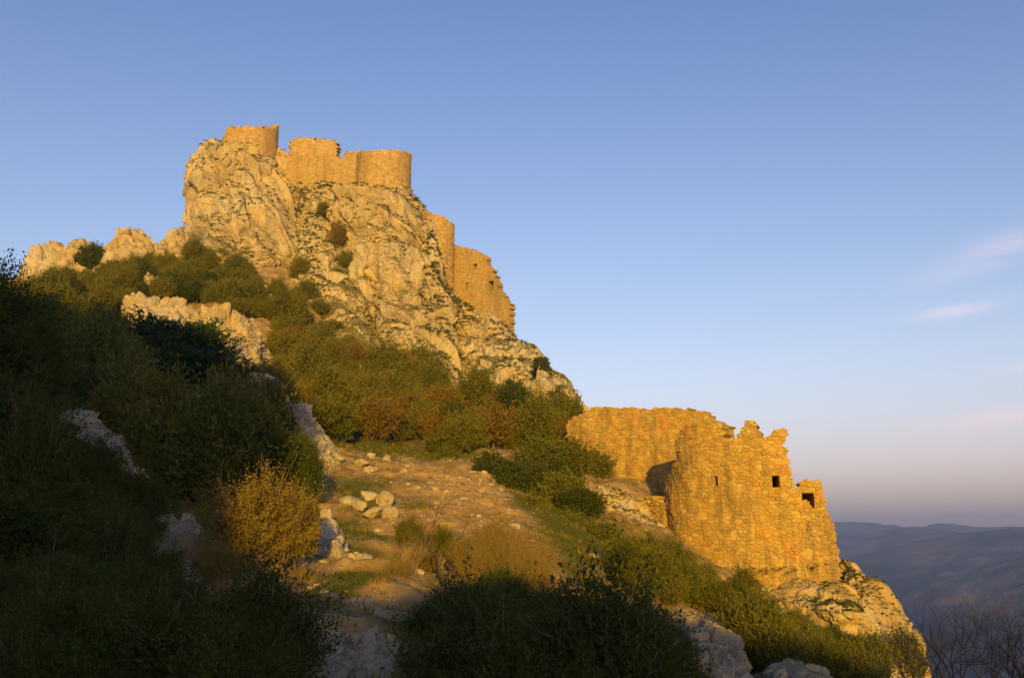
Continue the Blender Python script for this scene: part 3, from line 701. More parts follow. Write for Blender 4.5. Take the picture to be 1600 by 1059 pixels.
def cells_rubble(u0, u1, z0, z1, w, h, r):
    nr = int((z1-z0)/h)+4; nc = int((u1-u0)/w)+4
    S = {}
    for j in range(nr):
        off = r.uniform(0, 1); hj = r.uniform(-0.18, 0.18)
        for i in range(nc):
            if r.random() < 0.22: continue
            S[i, j] = (u0+(i-1.5+off+r.uniform(-0.42, 0.42))*w, z0+(j-1.5+hj+r.uniform(-0.27, 0.27))*h)
            if r.random() < 0.26: S[i+0.5, j] = (u0+(i-1.0+off+r.uniform(-0.2, 0.2))*w, z0+(j-1.5+hj+r.uniform(-0.45, 0.45))*h)
    k = w/h; cells = []
    for (i, j), c in S.items():
        if i < 1.5 or j < 1 or i >= nc-2 or j >= nr-1: continue
        poly = [(c[0]-2*w, c[1]-2*h), (c[0]+2*w, c[1]-2*h), (c[0]+2*w, c[1]+2*h), (c[0]-2*w, c[1]+2*h)]
        for dj in (-1, 0, 1, -2, 2):
            for di in (-2.5, -2, -1.5, -1, -0.5, 0, 0.5, 1, 1.5, 2, 2.5):
                if di == 0 and dj == 0: continue
                q = S.get((i+di, j+dj))
                if q is None: continue
                # bisector in the stretched metric (stones lie flat)
                nx, ny = (q[0]-c[0]), (q[1]-c[1])*k*k
                poly = clip_half(poly, (c[0]+q[0])/2, (c[1]+q[1])/2, nx, ny)
                if len(poly) < 3: break
            if len(poly) < 3: break
        if len(poly) >= 3: cells.append((c, poly))
    return cells
def cells_ashlar(u0, u1, z0, z1, w, h, r):
    cells = []; z = z0-h
    while z < z1+h:
        hj = h*r.uniform(0.8, 1.2); u = u0-w*r.uniform(0, 1.5)-w
        while u < u1+w:
            wi = w*r.uniform(0.6, 1.5)
            cells.append(((u+wi/2, z+hj/2), [(u, z), (u+wi, z), (u+wi, z+hj), (u, z+hj)]))
            u += wi
        z += hj
    return cells
def in_poly(x, y, poly):
    c = False; n = len(poly)
    for i in range(n):
        a = poly[i]; b = poly[(i+1) % n]
        if (a[1] > y) != (b[1] > y) and x < (b[0]-a[0])*(y-a[1])/(b[1]-a[1])+a[0]: c = not c
    return c
def mono(pts):
    out = []
    for p in pts:
        out.append((max(p[0], out[-1][0]+1e-3) if out else p[0], p[1]))
    return np.array(out)
from mathutils import noise as mnoise
def masonry(name, label, plan, top, bottom, w, h, seed, thick=1.2, holes=(), ashlar=False, parts=False, ext=(0, 0), mats=('rubble', 'mortar'), proud=0.07, hole_depth=2.6, cat='ruined wall', group=None, gap=0.05, ragged=0.0):
    r = random.Random(seed)
    und_a = 0.04 if ashlar else 0.16
    class _P:
        hit = plan.hit
        @staticmethod
        def pt(u, z, d): return plan0.pt(u, z, d+und_a*mnoise.noise((u*0.55, z*0.55, seed))+0.4*und_a*mnoise.noise((u*1.7, z*1.7, seed+5)))
    plan0 = plan; plan = _P
    T = mono([plan.hit(*p) for p in top]); B = mono([plan.hit(*p) for p in bottom])
    H = [[plan.hit(*p) for p in hp] for hp in holes]
    u0, u1 = T[0, 0]-ext[0], T[-1, 0]+ext[1]
    z0, z1 = B[:, 1].min(), T[:, 1].max()
    root = empty(name, plan.pt((u0+u1)/2, z0, -thick/2)); tag(root, label, cat, group); off = np.array(root.location)
    cells = (cells_ashlar if ashlar else cells_rubble)(u0-w, u1+w, z0, z1, w, h, r)
    HR = [(min(p[0] for p in hp), max(p[0] for p in hp), min(p[1] for p in hp), max(p[1] for p in hp)) for hp in H]
    kept = []
    for c, poly in cells:
        jt = r.uniform(-1, 1)*ragged
        if not (u0 <= c[0] <= u1): continue
        if c[1] > np.interp(c[0], T[:, 0], T[:, 1])+jt or c[1] < np.interp(c[0], B[:, 0], B[:, 1]): continue
        pieces = [poly]
        for ha, hb, hc, hd in HR:      # cut the opening cleanly out of the stones round it
            nxt = []
            for q in pieces:
                xs_ = [p[0] for p in q]; zs_ = [p[1] for p in q]
                if max(xs_) <= ha or min(xs_) >= hb or max(zs_) <= hc or min(zs_) >= hd: nxt.append(q); continue
                mid = clip_half(clip_half(q, ha, 0, -1, 0), hb, 0, 1, 0)
                nxt += [clip_half(q, ha, 0, 1, 0), clip_half(q, hb, 0, -1, 0), clip_half(mid, 0, hd, 0, -1) if len(mid) > 2 else [], clip_half(mid, 0, hc, 0, 1) if len(mid) > 2 else []]
            pieces = [q for q in nxt if len(q) >= 3]
        for q in pieces: kept.append((c, q, False))
    # mortar core: one solid with the ragged outline of the stones
    vid = {}; verts = []; faces = []; edges = {}
    def vkey(x, z, dep):
        k = (round(x, 4), round(z, 4), round(dep, 3))
        if k not in vid:
            vid[k] = len(verts); verts.append(np.array(plan.pt(x, z, dep))-off)
        return vid[k]
    for c, poly, hole in kept:
        fd = -hole_depth if hole else -0.02; bd = -hole_depth-0.3 if hole else -thick
        faces.append([vkey(x, z, fd) for x, z in poly]); faces.append([vkey(x, z, bd) for x, z in poly][::-1])
        n = len(poly)
        for i in range(n):
            a, b = poly[i], poly[(i+1) % n]
            k = tuple(sorted(((round(a[0], 3), round(a[1], 3)), (round(b[0], 3), round(b[1], 3)))))
            edges.setdefault(k, []).append((a, b, fd, bd))
    def side(a, b, d0, d1):
        faces.append([vkey(*a, d0), vkey(*a, d1), vkey(*b, d1), vkey(*b, d0)])
    # with ashlar the joints are staggered, so every block is closed all round
    for es in edges.values():
        if len(es) == 1 or ashlar:
            for a, b, fd, bd in es: side(a, b, fd, bd)
        elif es[0][2] != es[1][2]:
            e = min(es, key=lambda q: q[2]); f = max(es, key=lambda q: q[2])
            side(e[0], e[1], f[2], e[2]); side(f[0], f[1], f[3], e[3])
    for ha, hb, hc, hd in HR:      # dark passage behind each opening
        e_ = 0.03; q = [(ha-e_, hc-e_), (hb+e_, hc-e_), (hb+e_, hd+e_), (ha-e_, hd+e_)]
        for a, b in zip(q, q[1:]+q[:1]): side(a, b, -thick*0.96, -hole_depth)
        faces.append([vkey(x, z, -hole_depth) for x, z in q])
    faces = [f for f in faces if len(set(f)) >= 3]
    me = mesh_np('wall_core', verts, faces, [M[mats[1]]], False)
    a = me.attributes.new('tint', 'FLOAT', 'FACE'); a.data.foreach_set('value', np.random.default_rng(seed).random(len(me.polygons)).astype(np.float32))
    obj('wall_core', me, root)
    stones = []
    for c, poly, hole in kept:
        if hole: continue
        n = len(poly); cx = sum(p[0] for p in poly)/n; cz = sum(p[1] for p in poly)/n
        area = abs(sum(poly[i][0]*poly[(i+1) % n][1]-poly[(i+1) % n][0]*poly[i][1] for i in range(n)))/2
        if area < 0.02*w*h: continue
        if mnoise.noise((cx*0.9, cz*0.9, seed+11)) > (0.48 if not ashlar else 0.60): continue      # facing stones that have fallen
        stones.append((area, cx, cz, poly))
    stones.sort(key=lambda q: -q[0])
    def stone(cx, cz, poly, org):
        n = len(poly); g = gap*r.uniform(0.7, 1.4); pr = proud*(r.uniform(0.2, 1.3) if r.random() > 0.06 else 0.06); tx, tz = r.uniform(-.09, .09), r.uniform(-.09, .09)
        V = []; k0 = max(0.5, 1-g/(0.5*h)); k1 = k0*r.uniform(0.92, 0.98); k2 = k0*r.uniform(0.60, 0.82)
        jit = [(r.uniform(-.05, .05)*w, r.uniform(-.05, .05)*h) for _ in range(n)] if not ashlar else [(0, 0)]*n
        for k, dep, jm in ((k0, -0.06, 1), (k1, pr*0.62, 1), (k2, pr, .6)):
            for (x, z), (jx, jz) in zip(poly, jit):
                du, dz = (x-cx)*k+jx*jm, (z-cz)*k+jz*jm
                V.append(np.array(plan.pt(cx+du, cz+dz, dep+(tx*du+tz*dz if dep > 0 else 0)))-org)
        fs = []
        for q in (0, 1):
            for i in range(n):
                j = (i+1) % n; fs.append([q*n+i, q*n+j, (q+1)*n+j, (q+1)*n+i])
        fs.append([2*n+i for i in range(n)])
        return V, fs, r.random()
    npart = 300 if parts else 0
    for area, cx, cz, poly in stones[:npart]:
        org = np.array(plan.pt(cx, cz, 0)); V, fs, t = stone(cx, cz, poly, org)
        me = mesh_np('stone', V, fs, [M[mats[0]]], False)
        at_ = me.attributes.new('tint', 'FLOAT', 'FACE'); at_.data.foreach_set('value', np.full(len(fs), t, dtype=np.float32))
        obj('stone', me, root, loc=org-off)
    if len(stones) > npart:
        VV = []; FF = []; TT = []
        for area, cx, cz, poly in stones[npart:]:
            V, fs, t = stone(cx, cz, poly, off); b = len(VV); VV += V; FF += [[i+b for i in f] for f in fs]; TT += [t]*len(fs)
        me = mesh_np('stonework', VV, FF, [M[mats[0]]], False)
        at_ = me.attributes.new('tint', 'FLOAT', 'FACE'); at_.data.foreach_set('value', np.array(TT, dtype=np.float32))
        obj('stonework', me, root, kind='stuff')
    return root
AM = ('ashlar', 'ashlar_mortar')
masonry('ruined_turret', 'round ruined turret crowning the highest rock', plan_arc(391, 215, 183, 5.35), [(349, 213), (352, 208), (355, 199), (362, 196), (372, 199), (402, 198), (419, 202), (426, 204), (428, 199), (438, 198)],
        [(349, 262), (390, 262), (438, 262)], 0.55, 0.31, 11, 1.4, ashlar=True, ext=(1.0, 0.0), mats=AM, proud=0.035, cat='turret', ragged=0.45, gap=0.03)
masonry('keep_ruin', 'square broken keep wall rising behind the curtain wall', plan_px([(450, 191), (530, 189)], 0), [(452, 228), (455, 218), (468, 214), (500, 217), (519, 219), (527, 223)],
        [(452, 262), (527, 262)], 0.55, 0.31, 12, 1.5, ashlar=True, mats=AM, proud=0.035, cat='castle wall', ragged=0.28, gap=0.03)
masonry('curtain_wall', 'straight golden curtain wall between the turret and the round tower', plan_px([(426, 182), (480, 179.5), (572, 175)], 0), [(430, 238), (440, 243), (527, 246), (538, 245), (540, 236), (554, 237), (571, 236)],
        [(430, 275), (460, 310), (510, 318), (571, 312)], 0.50, 0.28, 13, 1.4, ashlar=True, mats=AM, proud=0.035, cat='castle wall', ragged=0.2, gap=0.03)
masonry('round_tower', 'smooth rounded tower with flat top on the cliff edge', plan_arc(599, 265, 173.5, 5.1), [(558, 239), (575, 237), (600, 234), (622, 235), (638, 239), (644, 243)],
        [(558, 318), (600, 318), (644, 322)], 0.70, 0.38, 14, 1.4, ashlar=True, ext=(0.5, 6), mats=AM, proud=0.04, cat='tower', ragged=0.1, gap=0.035)
masonry('bastion', 'narrow tall bastion wall of squared blocks behind the pale pillar', plan_arc(684, 400, 162.5, 2.75), [(660, 334), (676, 334), (690, 337), (702, 344), (709, 350)],
        [(660, 485), (709, 490)], 0.65, 0.40, 15, 1.2, ashlar=True, ext=(0, 3), mats=AM, proud=0.07, cat='castle wall', ragged=0.15, gap=0.05)
masonry('stepped_wall', 'high wall with broken stepped top and small windows', plan_px([(706, 163), (797, 156)], 0), [(708, 384), (712, 385), (745, 392), (759, 402), (761, 412), (769, 424), (777, 440), (780, 456), (787, 463), (790, 469), (797, 472)],
        [(708, 490), (760, 520), (798, 535)], 0.45, 0.26, 16, 1.3, holes=[[(762, 440), (771, 440), (771, 453), (762, 453)], [(739, 413), (745, 413), (745, 421), (739, 421)], [(727, 442), (731, 442), (731, 454), (727, 454)]],
        ashlar=True, mats=AM, proud=0.035, cat='castle wall', ragged=0.25, gap=0.03)
# the lower ruin
masonry('ruined_curtain_wall', 'long rubble wall joining the hillside shrubs to the ruined tower', plan_px([(878, 80), (930, 77.5), (1110, 72), (1142, 71)], 1),
        [(884, 662), (897, 653), (912, 645), (922, 638), (960, 638), (1000, 637), (1060, 639), (1088, 641), (1100, 646), (1112, 654), (1126, 660), (1136, 670)],
        [(884, 735), (950, 800), (1040, 840), (1140, 850)], 0.31, 0.19, 21, 1.3, holes=[[(978, 752), (990, 752), (990, 785), (978, 785)]], parts=True, proud=0.045, ragged=0.10, gap=0.002)
masonry('ruined_tower', 'big broken rubble tower with jagged top on the rock edge', plan_px([(1036, 67), (1050, 64.5), (1090, 62.8), (1170, 61.2), (1240, 60.6), (1290, 61.6), (1316, 65.0)], 2),
        [(1036, 795), (1040, 762), (1046, 736), (1050, 726), (1054, 692), (1059, 681), (1066, 669), (1076, 660), (1092, 658), (1112, 656), (1121, 659), (1128, 666), (1133, 676), (1136, 686), (1150, 688), (1153, 674), (1160, 667), (1165, 657),
         (1178, 656), (1183, 666), (1190, 675), (1196, 682), (1199, 686), (1203, 685), (1207, 678), (1212, 674), (1217, 670), (1224, 672), (1228, 698), (1232, 714), (1236, 738), (1241, 760), (1248, 775), (1262, 786), (1272, 797), (1284, 806), (1297, 809), (1304, 819), (1309, 850), (1312, 892), (1315, 905)],
        [(1036, 850), (1090, 885), (1140, 930), (1230, 955), (1318, 950)], 0.35, 0.215, 22, 1.5, holes=[[(1049, 684), (1055, 684), (1055, 722), (1049, 722)], [(1116, 744), (1121.5, 744), (1121.5, 759), (1116, 759)], [(1207, 743), (1217, 743), (1217, 761), (1207, 761)]], parts=True, proud=0.06, ragged=0.10, gap=0.002, cat='ruined tower')
masonry('ruined_doorway', 'isolated wall fragment with a dark opening behind the ruined tower', plan_px([(1236, 69.3), (1296, 68.9)], 0),
        [(1240, 766), (1244, 762), (1248, 753), (1256, 752), (1260, 748), (1267, 747), (1274, 750), (1280, 757), (1287, 772), (1291, 800)],
        [(1240, 840), (1290, 840)], 0.30, 0.20, 23, 1.3, holes=[[(1255, 770), (1271, 770), (1271, 815), (1255, 815)]], parts=True, proud=0.08, ragged=0.12, gap=0.01, hole_depth=3.2)
masonry('ruined_low_wall', 'low crumbling rubble wall under the shadowed recess', plan_px([(938, 70.5), (990, 68.5), (1040, 66)], 1),
        [(940, 800), (952, 790), (965, 782), (985, 783), (1000, 780), (1020, 778), (1040, 782)], [(940, 850), (1040, 850)], 0.32, 0.21, 24, 1.4, parts=True, proud=0.12, ragged=0.2, gap=0.01)

# ------------------------------------------------------------------ plants
def leaves_geo(C, N, size, r, asp=0.5):
    n = len(C)
    a = r.normal(size=(n, 3))+0.5*N; a /= np.linalg.norm(a, axis=1)[:, None]
    q = r.normal(size=(n, 3))+0.9*N
    b = np.cross(a, q); b /= np.maximum(np.linalg.norm(b, axis=1), 1e-6)[:, None]
    l = (size*r.uniform(0.6, 1.35, n))[:, None]
    fold = np.cross(a, b)*l*0.12
    V = np.stack([C-a*l*0.5, C+b*l*asp*0.5+fold, C+a*l*0.5, C-b*l*asp*0.5+fold], 1).reshape(-1, 3)
    return V, np.arange(4*n).reshape(-1, 4)
def tube(pts, radii, k=5):
    P = np.array(pts, float); n = len(P)
    T = np.gradient(P, axis=0); T /= np.maximum(np.linalg.norm(T, axis=1), 1e-9)[:, None]
    ref = np.where(np.abs(T[:, 2:3]) > 0.9, [[1., 0, 0]], [[0, 0, 1.]])
    A = np.cross(T, ref); A /= np.linalg.norm(A, axis=1)[:, None]; B = np.cross(T, A)
    th = np.linspace(0, 2*math.pi, k, endpoint=False)
    V = P[:, None]+np.array(radii)[:, None, None]*(A[:, None]*np.cos(th)[None, :, None]+B[:, None]*np.sin(th)[None, :, None])
    return V.reshape(-1, 3), grid_faces(n, k, True)
class Geo:
    def __init__(s): s.V = []; s.F = []; s.T = []; s.n = 0
    def add(s, V, F, t=None):
        s.V.append(V); s.F.append(F+s.n); s.n += len(V); s.T.append(np.full(len(F), 0.5) if t is None else t)
    def arrays(s): return np.concatenate(s.V), np.concatenate(s.F), np.concatenate(s.T)
def bent(a, b, r, n=6, wob=0.10):
    a = np.array(a, float); b = np.array(b, float); t = np.linspace(0, 1, n)[:, None]
    L = np.linalg.norm(b-a); w = r.normal(size=(n, 3))*wob*L/ n**0.5; w[0] = 0; w = np.cumsum(w, 0)*0.6; w -= t*w[-1]*0.5
    return a+(b-a)*t+w
def shrub_geo(seed, nleaf, leaf, height=1.25, lump=0.30, stems=12, stem_r=0.022, under=0.0, asp=0.42, twig=0, shoot=0.30, up=0.7, gap=0.25, per=11, jit=0.45):
    """a crown of leafy shoots that grow out and up from a lumpy body, with gaps, over several stems"""
    r = np.random.default_rng(seed); crown = Geo(); wood = Geo()
    n = int(nleaf*0.85/per)
    D = r.normal(size=(int(n*2.6), 3)); D /= np.linalg.norm(D, axis=1)[:, None]
    D = D[D[:, 2] > -0.75]
    dens = perlin(D*2.6+seed*1.7)+0.5*perlin(D*6+seed)
    D = D[dens > -gap+0.25*r.normal(size=len(D))][:n]; n = len(D)
    R = 1+lump*1.1*perlin(D*1.7+seed)+lump*0.7*perlin(D*4.1+seed*0.3)
    rho = 0.45+0.45*r.random(n)**0.6
    ax = np.array([0.80, 0.80, 0.50*height]); cen = np.array([0, 0, 0.50*height])
    B = cen+D*ax*(R*rho)[:, None]
    if under: B[:, 2] = np.maximum(B[:, 2], under*height*(0.6+0.5*r.random(n)))
    else: B[:, 2] = np.maximum(B[:, 2], 0.02)
    G = D*np.array([1, 1, 0.6])*0.8+np.array([0, 0, up])+r.normal(size=(n, 3))*jit
    G /= np.linalg.norm(G, axis=1)[:, None]
    Ls = shoot*r.uniform(0.45, 1.25, n)*np.where(r.random(n) < 0.08, 1.6, 1.0)
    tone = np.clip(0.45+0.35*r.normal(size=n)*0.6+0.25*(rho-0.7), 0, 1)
    t = np.linspace(0.12, 1.0, per)[None, :, None]
    bend = r.normal(size=(n, 3))*0.22; bend[:, 2] += 0.12
    C = B[:, None]+(G*Ls[:, None])[:, None]*t+(bend*Ls[:, None])[:, None]*t*t
    side = r.normal(size=C.shape)*leaf*0.45
    C = (C+side).reshape(-1, 3); Gd = np.repeat(G, per, 0)
    a = Gd*0.9+r.normal(size=C.shape)*0.62; a /= np.linalg.norm(a, axis=1)[:, None]
    q = r.normal(size=C.shape); b = np.cross(a, q); b /= np.maximum(np.linalg.norm(b, axis=1), 1e-6)[:, None]
    l = (leaf*r.uniform(0.6, 1.4, len(C)))[:, None]; fold = np.cross(a, b)*l*0.12
    V = np.stack([C-a*l*0.5, C+b*l*asp*0.5+fold, C+a*l*0.5, C-b*l*asp*0.5+fold], 1).reshape(-1, 3)
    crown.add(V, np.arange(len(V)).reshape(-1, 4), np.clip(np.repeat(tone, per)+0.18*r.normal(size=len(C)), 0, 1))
    m = int(nleaf*0.15)      # inner leaves, their shade put into a darker tint
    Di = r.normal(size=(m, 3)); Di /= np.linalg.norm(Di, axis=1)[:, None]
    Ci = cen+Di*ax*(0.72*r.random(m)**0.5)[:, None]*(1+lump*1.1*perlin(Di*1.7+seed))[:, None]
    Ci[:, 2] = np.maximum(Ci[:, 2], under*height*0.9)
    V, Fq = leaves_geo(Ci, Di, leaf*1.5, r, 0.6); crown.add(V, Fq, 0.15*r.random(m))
    tips = B+G*Ls[:, None]*0.5
    for i in range(stems):
        b = tips[r.integers(n)]
        a = np.array([r.uniform(-.12, .12), r.uniform(-.12, .12), -0.15])
        P = bent(a, b, r); wood.add(*tube(P, np.linspace(stem_r, stem_r*0.3, len(P))))
        for _ in range(3):
            e = tips[r.integers(n)]
            if np.linalg.norm(e-P[3]) < 0.9:
                Q = bent(P[3], e, r); wood.add(*tube(Q, np.linspace(stem_r*0.5, stem_r*0.15, len(Q)), 4))
    for i in range(twig):      # bare twigs standing out of the crown
        k = r.integers(n)
        Q = bent(B[k], B[k]+G[k]*Ls[k]*r.uniform(1.1, 1.9), r, 5); wood.add(*tube(Q, np.linspace(stem_r*0.35, stem_r*0.10, len(Q)), 3))
    return crown, wood
def one_mesh(name, crown, wood, leafm, barkm):
    V1, F1, T1 = crown.arrays(); V2, F2, T2 = wood.arrays()
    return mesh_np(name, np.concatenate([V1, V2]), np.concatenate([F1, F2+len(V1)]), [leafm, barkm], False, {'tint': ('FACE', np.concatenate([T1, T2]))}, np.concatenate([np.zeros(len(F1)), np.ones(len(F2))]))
def two_mesh(name, crown, wood, leafm, barkm):
    V1, F1, T1 = crown.arrays(); V2, F2, T2 = wood.arrays()
    return mesh_np('crown', V1, F1, [leafm], False, {'tint': ('FACE', T1)}), mesh_np('stems', V2, F2, [barkm], True)
FAR = {}
FH = {'box0': 1.45, 'box1': 1.2, 'box2': 1.8, 'box3': 1.4, 'dark0': 1.5, 'dark1': 1.25, 'rust0': 1.5, 'rust1': 1.2}
for i in range(4): k = 'box%d' % i; FAR[k] = one_mesh('shrub', *shrub_geo(100+i, 8000, 0.105, FH[k], [0.30, 0.42, 0.28, 0.45][i], shoot=[.32, .30, .40, .36][i], gap=[.3, .15, .25, .05][i], twig=25), M['leaf_box'], M['bark'])
for i in range(2): k = 'dark%d' % i; FAR[k] = one_mesh('shrub', *shrub_geo(120+i, 9000, 0.095, FH[k], 0.36, shoot=0.24, gap=0.4, twig=10), M['leaf_dark'], M['bark'])
for i in range(2): k = 'rust%d' % i; FAR[k] = one_mesh('shrub', *shrub_geo(130+i, 5200, 0.10, FH[k], 0.40, shoot=0.40, gap=0.0, twig=70), M['leaf_autumn'], M['bark'])
BOX = ['box0', 'box1', 'box2', 'box3']
KIND = {'box': 'shrub', 'dar': 'dark_shrub', 'rus': 'rusty_shrub'}
LOOK = {'box0': 'rounded olive', 'box1': 'low spreading olive', 'box2': 'tall olive', 'box3': 'loose olive', 'dark0': 'rounded dark green', 'dark1': 'low dark green', 'rust0': 'rusty brown', 'rust1': 'low rusty brown'}
def far_shrub(p, rad, key, label, group, r, name='shrub', zs=1.0, big=None):
    if big is not None: label = ('big ' if rad > big[1] else 'small ' if rad < big[0] else 'middle-sized ')+LOOK[key]+' '+label
    name = KIND[key[:3]]
    o = obj(name, FAR[key], loc=(p.x, p.y, p.z-0.12*rad)); o.rotation_euler = (0, 0, r.uniform(0, 6.28)); o.scale = (rad, rad*r.uniform(0.85, 1.15), rad*zs*r.uniform(0.85, 1.2))
    return tag(o, label, 'shrub', group)
def zone(poly, n, rmin, rmax, keys, label, group, seed, mind=18, name='shrub', avoid=()):
    r = random.Random(seed); xs = [p[0] for p in poly]; ys = [p[1] for p in poly]; got = []; tries = 0
    while len(got) < n and tries < n*60:
        tries += 1
        x, y = r.uniform(min(xs), max(xs)), r.uniform(min(ys), max(ys))
        if not in_poly(x, y, poly) or any((x-a)**2+((y-b)*1.6)**2 < mind**2 for a, b in got): continue
        if any(x0 < x < x1 and y0 < y < y1 for x0, y0, x1, y1 in avoid): continue
        p = ground_hit(x, y)
        if p is None: continue
        got.append((x, y)); far_shrub(p, r.uniform(rmin, rmax), r.choice(keys), label, group, r, name, 1.15, (rmin+(rmax-rmin)*0.33, rmin+(rmax-rmin)*0.67))
zone([(45, 470), (60, 440), (165, 424), (255, 412), (300, 405), (372, 455), (400, 470), (395, 505), (340, 492), (300, 475), (200, 470), (190, 505), (120, 520), (60, 520)], 58, 1.1, 2.1, BOX+['dark0'],
     'shrub on the sunlit slope under the ridge rocks', 'shrubs under the ridge rocks', 1, 20)
zone([(90, 560), (180, 545), (330, 610), (400, 640), (440, 700), (440, 790), (340, 800), (240, 780), (130, 680)], 62, 1.3, 2.4, BOX+['dark0', 'dark1'],
     'shrub on the shaded slope above the pitted rock', 'shrubs on the shaded slope', 2, 20, avoid=[(190, 520, 410, 690), (240, 800, 345, 850)])
zone([(425, 500), (480, 520), (560, 565), (600, 560), (700, 605), (780, 635), (860, 640), (905, 660), (930, 705), (880, 715), (780, 705), (740, 712), (700, 712), (620, 695), (560, 690), (510, 690), (470, 650), (440, 600)], 110, 1.1, 2.3,
     BOX+BOX+['rust0', 'rust1', 'dark0'], 'shrub on the sunlit slope below the cliff', 'shrubs below the cliff', 3, 18)
zone([(950, 885), (1010, 880), (1090, 912), (1140, 945), (1230, 988), (1330, 1032), (1400, 1062), (1310, 1056), (1200, 1020), (1110, 960), (1040, 945), (980, 915)], 60, 0.5, 1.05, BOX+['dark0'],
     'shrub on the slope below the ruined tower', 'shrubs below the ruined tower', 4, 17)
zone([(1170, 1000), (1300, 1050), (1400, 1062), (1440, 1085), (1200, 1080), (1165, 1050)], 20, 0.8, 1.4, BOX+['dark1'],
     'shrub in the hollow by the grey ledge', 'shrubs by the grey ledge', 14, 22)
zone([(300, 398), (345, 392), (440, 470), (450, 520), (400, 505), (330, 440)], 18, 0.8, 1.9, BOX, 'shrub on the stony slope at the foot of the tall buttress', 'shrubs at the buttress foot', 15, 16)
r4 = random.Random(44)
def put(px, ytop, Y, rad, key, label, group, name='shrub', zs=None):
    c = at(px, ytop, Y); zb = float(zt(c.x, Y)[0]); hh = FH[key]*1.05
    z = np.clip((c.z-zb)/(hh*rad), 0.95, 1.7)
    name = KIND[key[:3]]
    o = obj(name, FAR[key], loc=(c.x, Y, c.z-z*hh*rad)); o.rotation_euler = (0, 0, r4.uniform(0, 6.28)); o.scale = (rad, rad, rad*z)
    return tag(o, label, 'shrub', group)
for (px, yt, Y, rad, key) in [(765, 708, 67, 1.7, 'dark0'), (762, 722, 65, 1.5, 'dark1'), (790, 745, 62, 1.7, 'dark0'), (826, 776, 58, 1.5, 'box0'), (800, 722, 64, 1.9, 'dark1'), (835, 728, 62, 2.2, 'dark0'), (875, 745, 60, 2.0, 'box0'), (905, 765, 58, 1.7, 'dark1'), (850, 688, 73, 2.2, 'box1'), (895, 690, 74, 2.2, 'box2'), (925, 705, 75, 1.8, 'box3'),
                              (890, 800, 56, 1.2, 'box0'), (918, 815, 55, 1.2, 'box2'), (945, 820, 54, 1.2, 'box1'), (820, 760, 61, 1.6, 'dark1'), (870, 720, 68, 2.0, 'dark0')]:
    put(px, yt, Y, rad, key, LOOK[key]+' shrub crowding the clearing in front of the rubble wall', 'shrubs between clearing and wall')
for (px, yt, Y, rad, key) in [(735, 735, 67, 1.0, 'box1'), (700, 700, 71, 1.0, 'box0'), (655, 748, 62, 0.5, 'dark1'), (792, 790, 58, 0.9, 'box3'), (930, 850, 50, 0.9, 'box1'), (860, 838, 50, 0.7, 'rust1'), (960, 850, 50, 1.0, 'box0'), (985, 858, 49, 1.0, 'box2'),
                              (905, 868, 45, 0.8, 'box3'), (875, 880, 42, 0.8, 'rust0'), (1000, 830, 60, 1.0, 'box1'), (925, 780, 64, 0.9, 'box0'), (950, 808, 62, 0.8, 'rust0')]:
    put(px, yt, Y, rad, key, LOOK[key]+' shrub scattered between the clearing and the ruin', 'shrubs on the grassy bank')
put(836, 806, 56, 0.8, 'rust0', 'small reddish bush at the grass edge below dark shrubs', None)
put(872, 612, 112, 1.9, 'dark0', 'round dark bush against the foot of the cliff by the wall end', None)
put(146, 382, 146, 2.2, 'dark1', 'dark bush growing between the two ridge rocks', None)
put(128, 386, 147, 1.3, 'dark0', 'little dark bush on top of the flat ridge rock', None)
for (px, yt, Y, rad, key) in [(470, 405, 152, 1.8, 'box1'), (480, 440, 146, 2.0, 'box2'), (460, 455, 141, 2.2, 'box0'), (500, 470, 141, 1.6, 'box1'), (520, 500, 137, 1.8, 'box3'), (455, 500, 132, 2.2, 'box1'), (490, 520, 128, 2.0, 'rust1'), (545, 525, 134, 1.4, 'box2'), (530, 350, 160, 1.5, 'rust0'), (382, 425, 141, 2.0, 'box0'), (360, 455, 136, 2.0, 'box1'), (505, 318, 166, 1.2, 'box1'), (515, 372, 158, 1.2, 'box3'), (540, 395, 155, 1.3, 'box1'), (470, 480, 138, 2.0, 'box2'), (440, 470, 139, 2.0, 'box0'), (410, 442, 144, 1.5, 'box1'), (428, 452, 142, 1.4, 'box3'), (398, 462, 138, 1.6, 'box0'), (335, 425, 146, 1.5, 'box1'), (510, 540, 127, 2.0, 'box1'), (560, 555, 126, 1.8, 'box0'), (590, 560, 126, 1.8, 'box2'), (620, 575, 122, 1.9, 'box0'), (660, 585, 120, 1.9, 'box3')]:
    put(px, yt, Y, rad, key, LOOK[key]+' shrub rooted in the rocky gully of the cliff', 'shrubs in the gully')

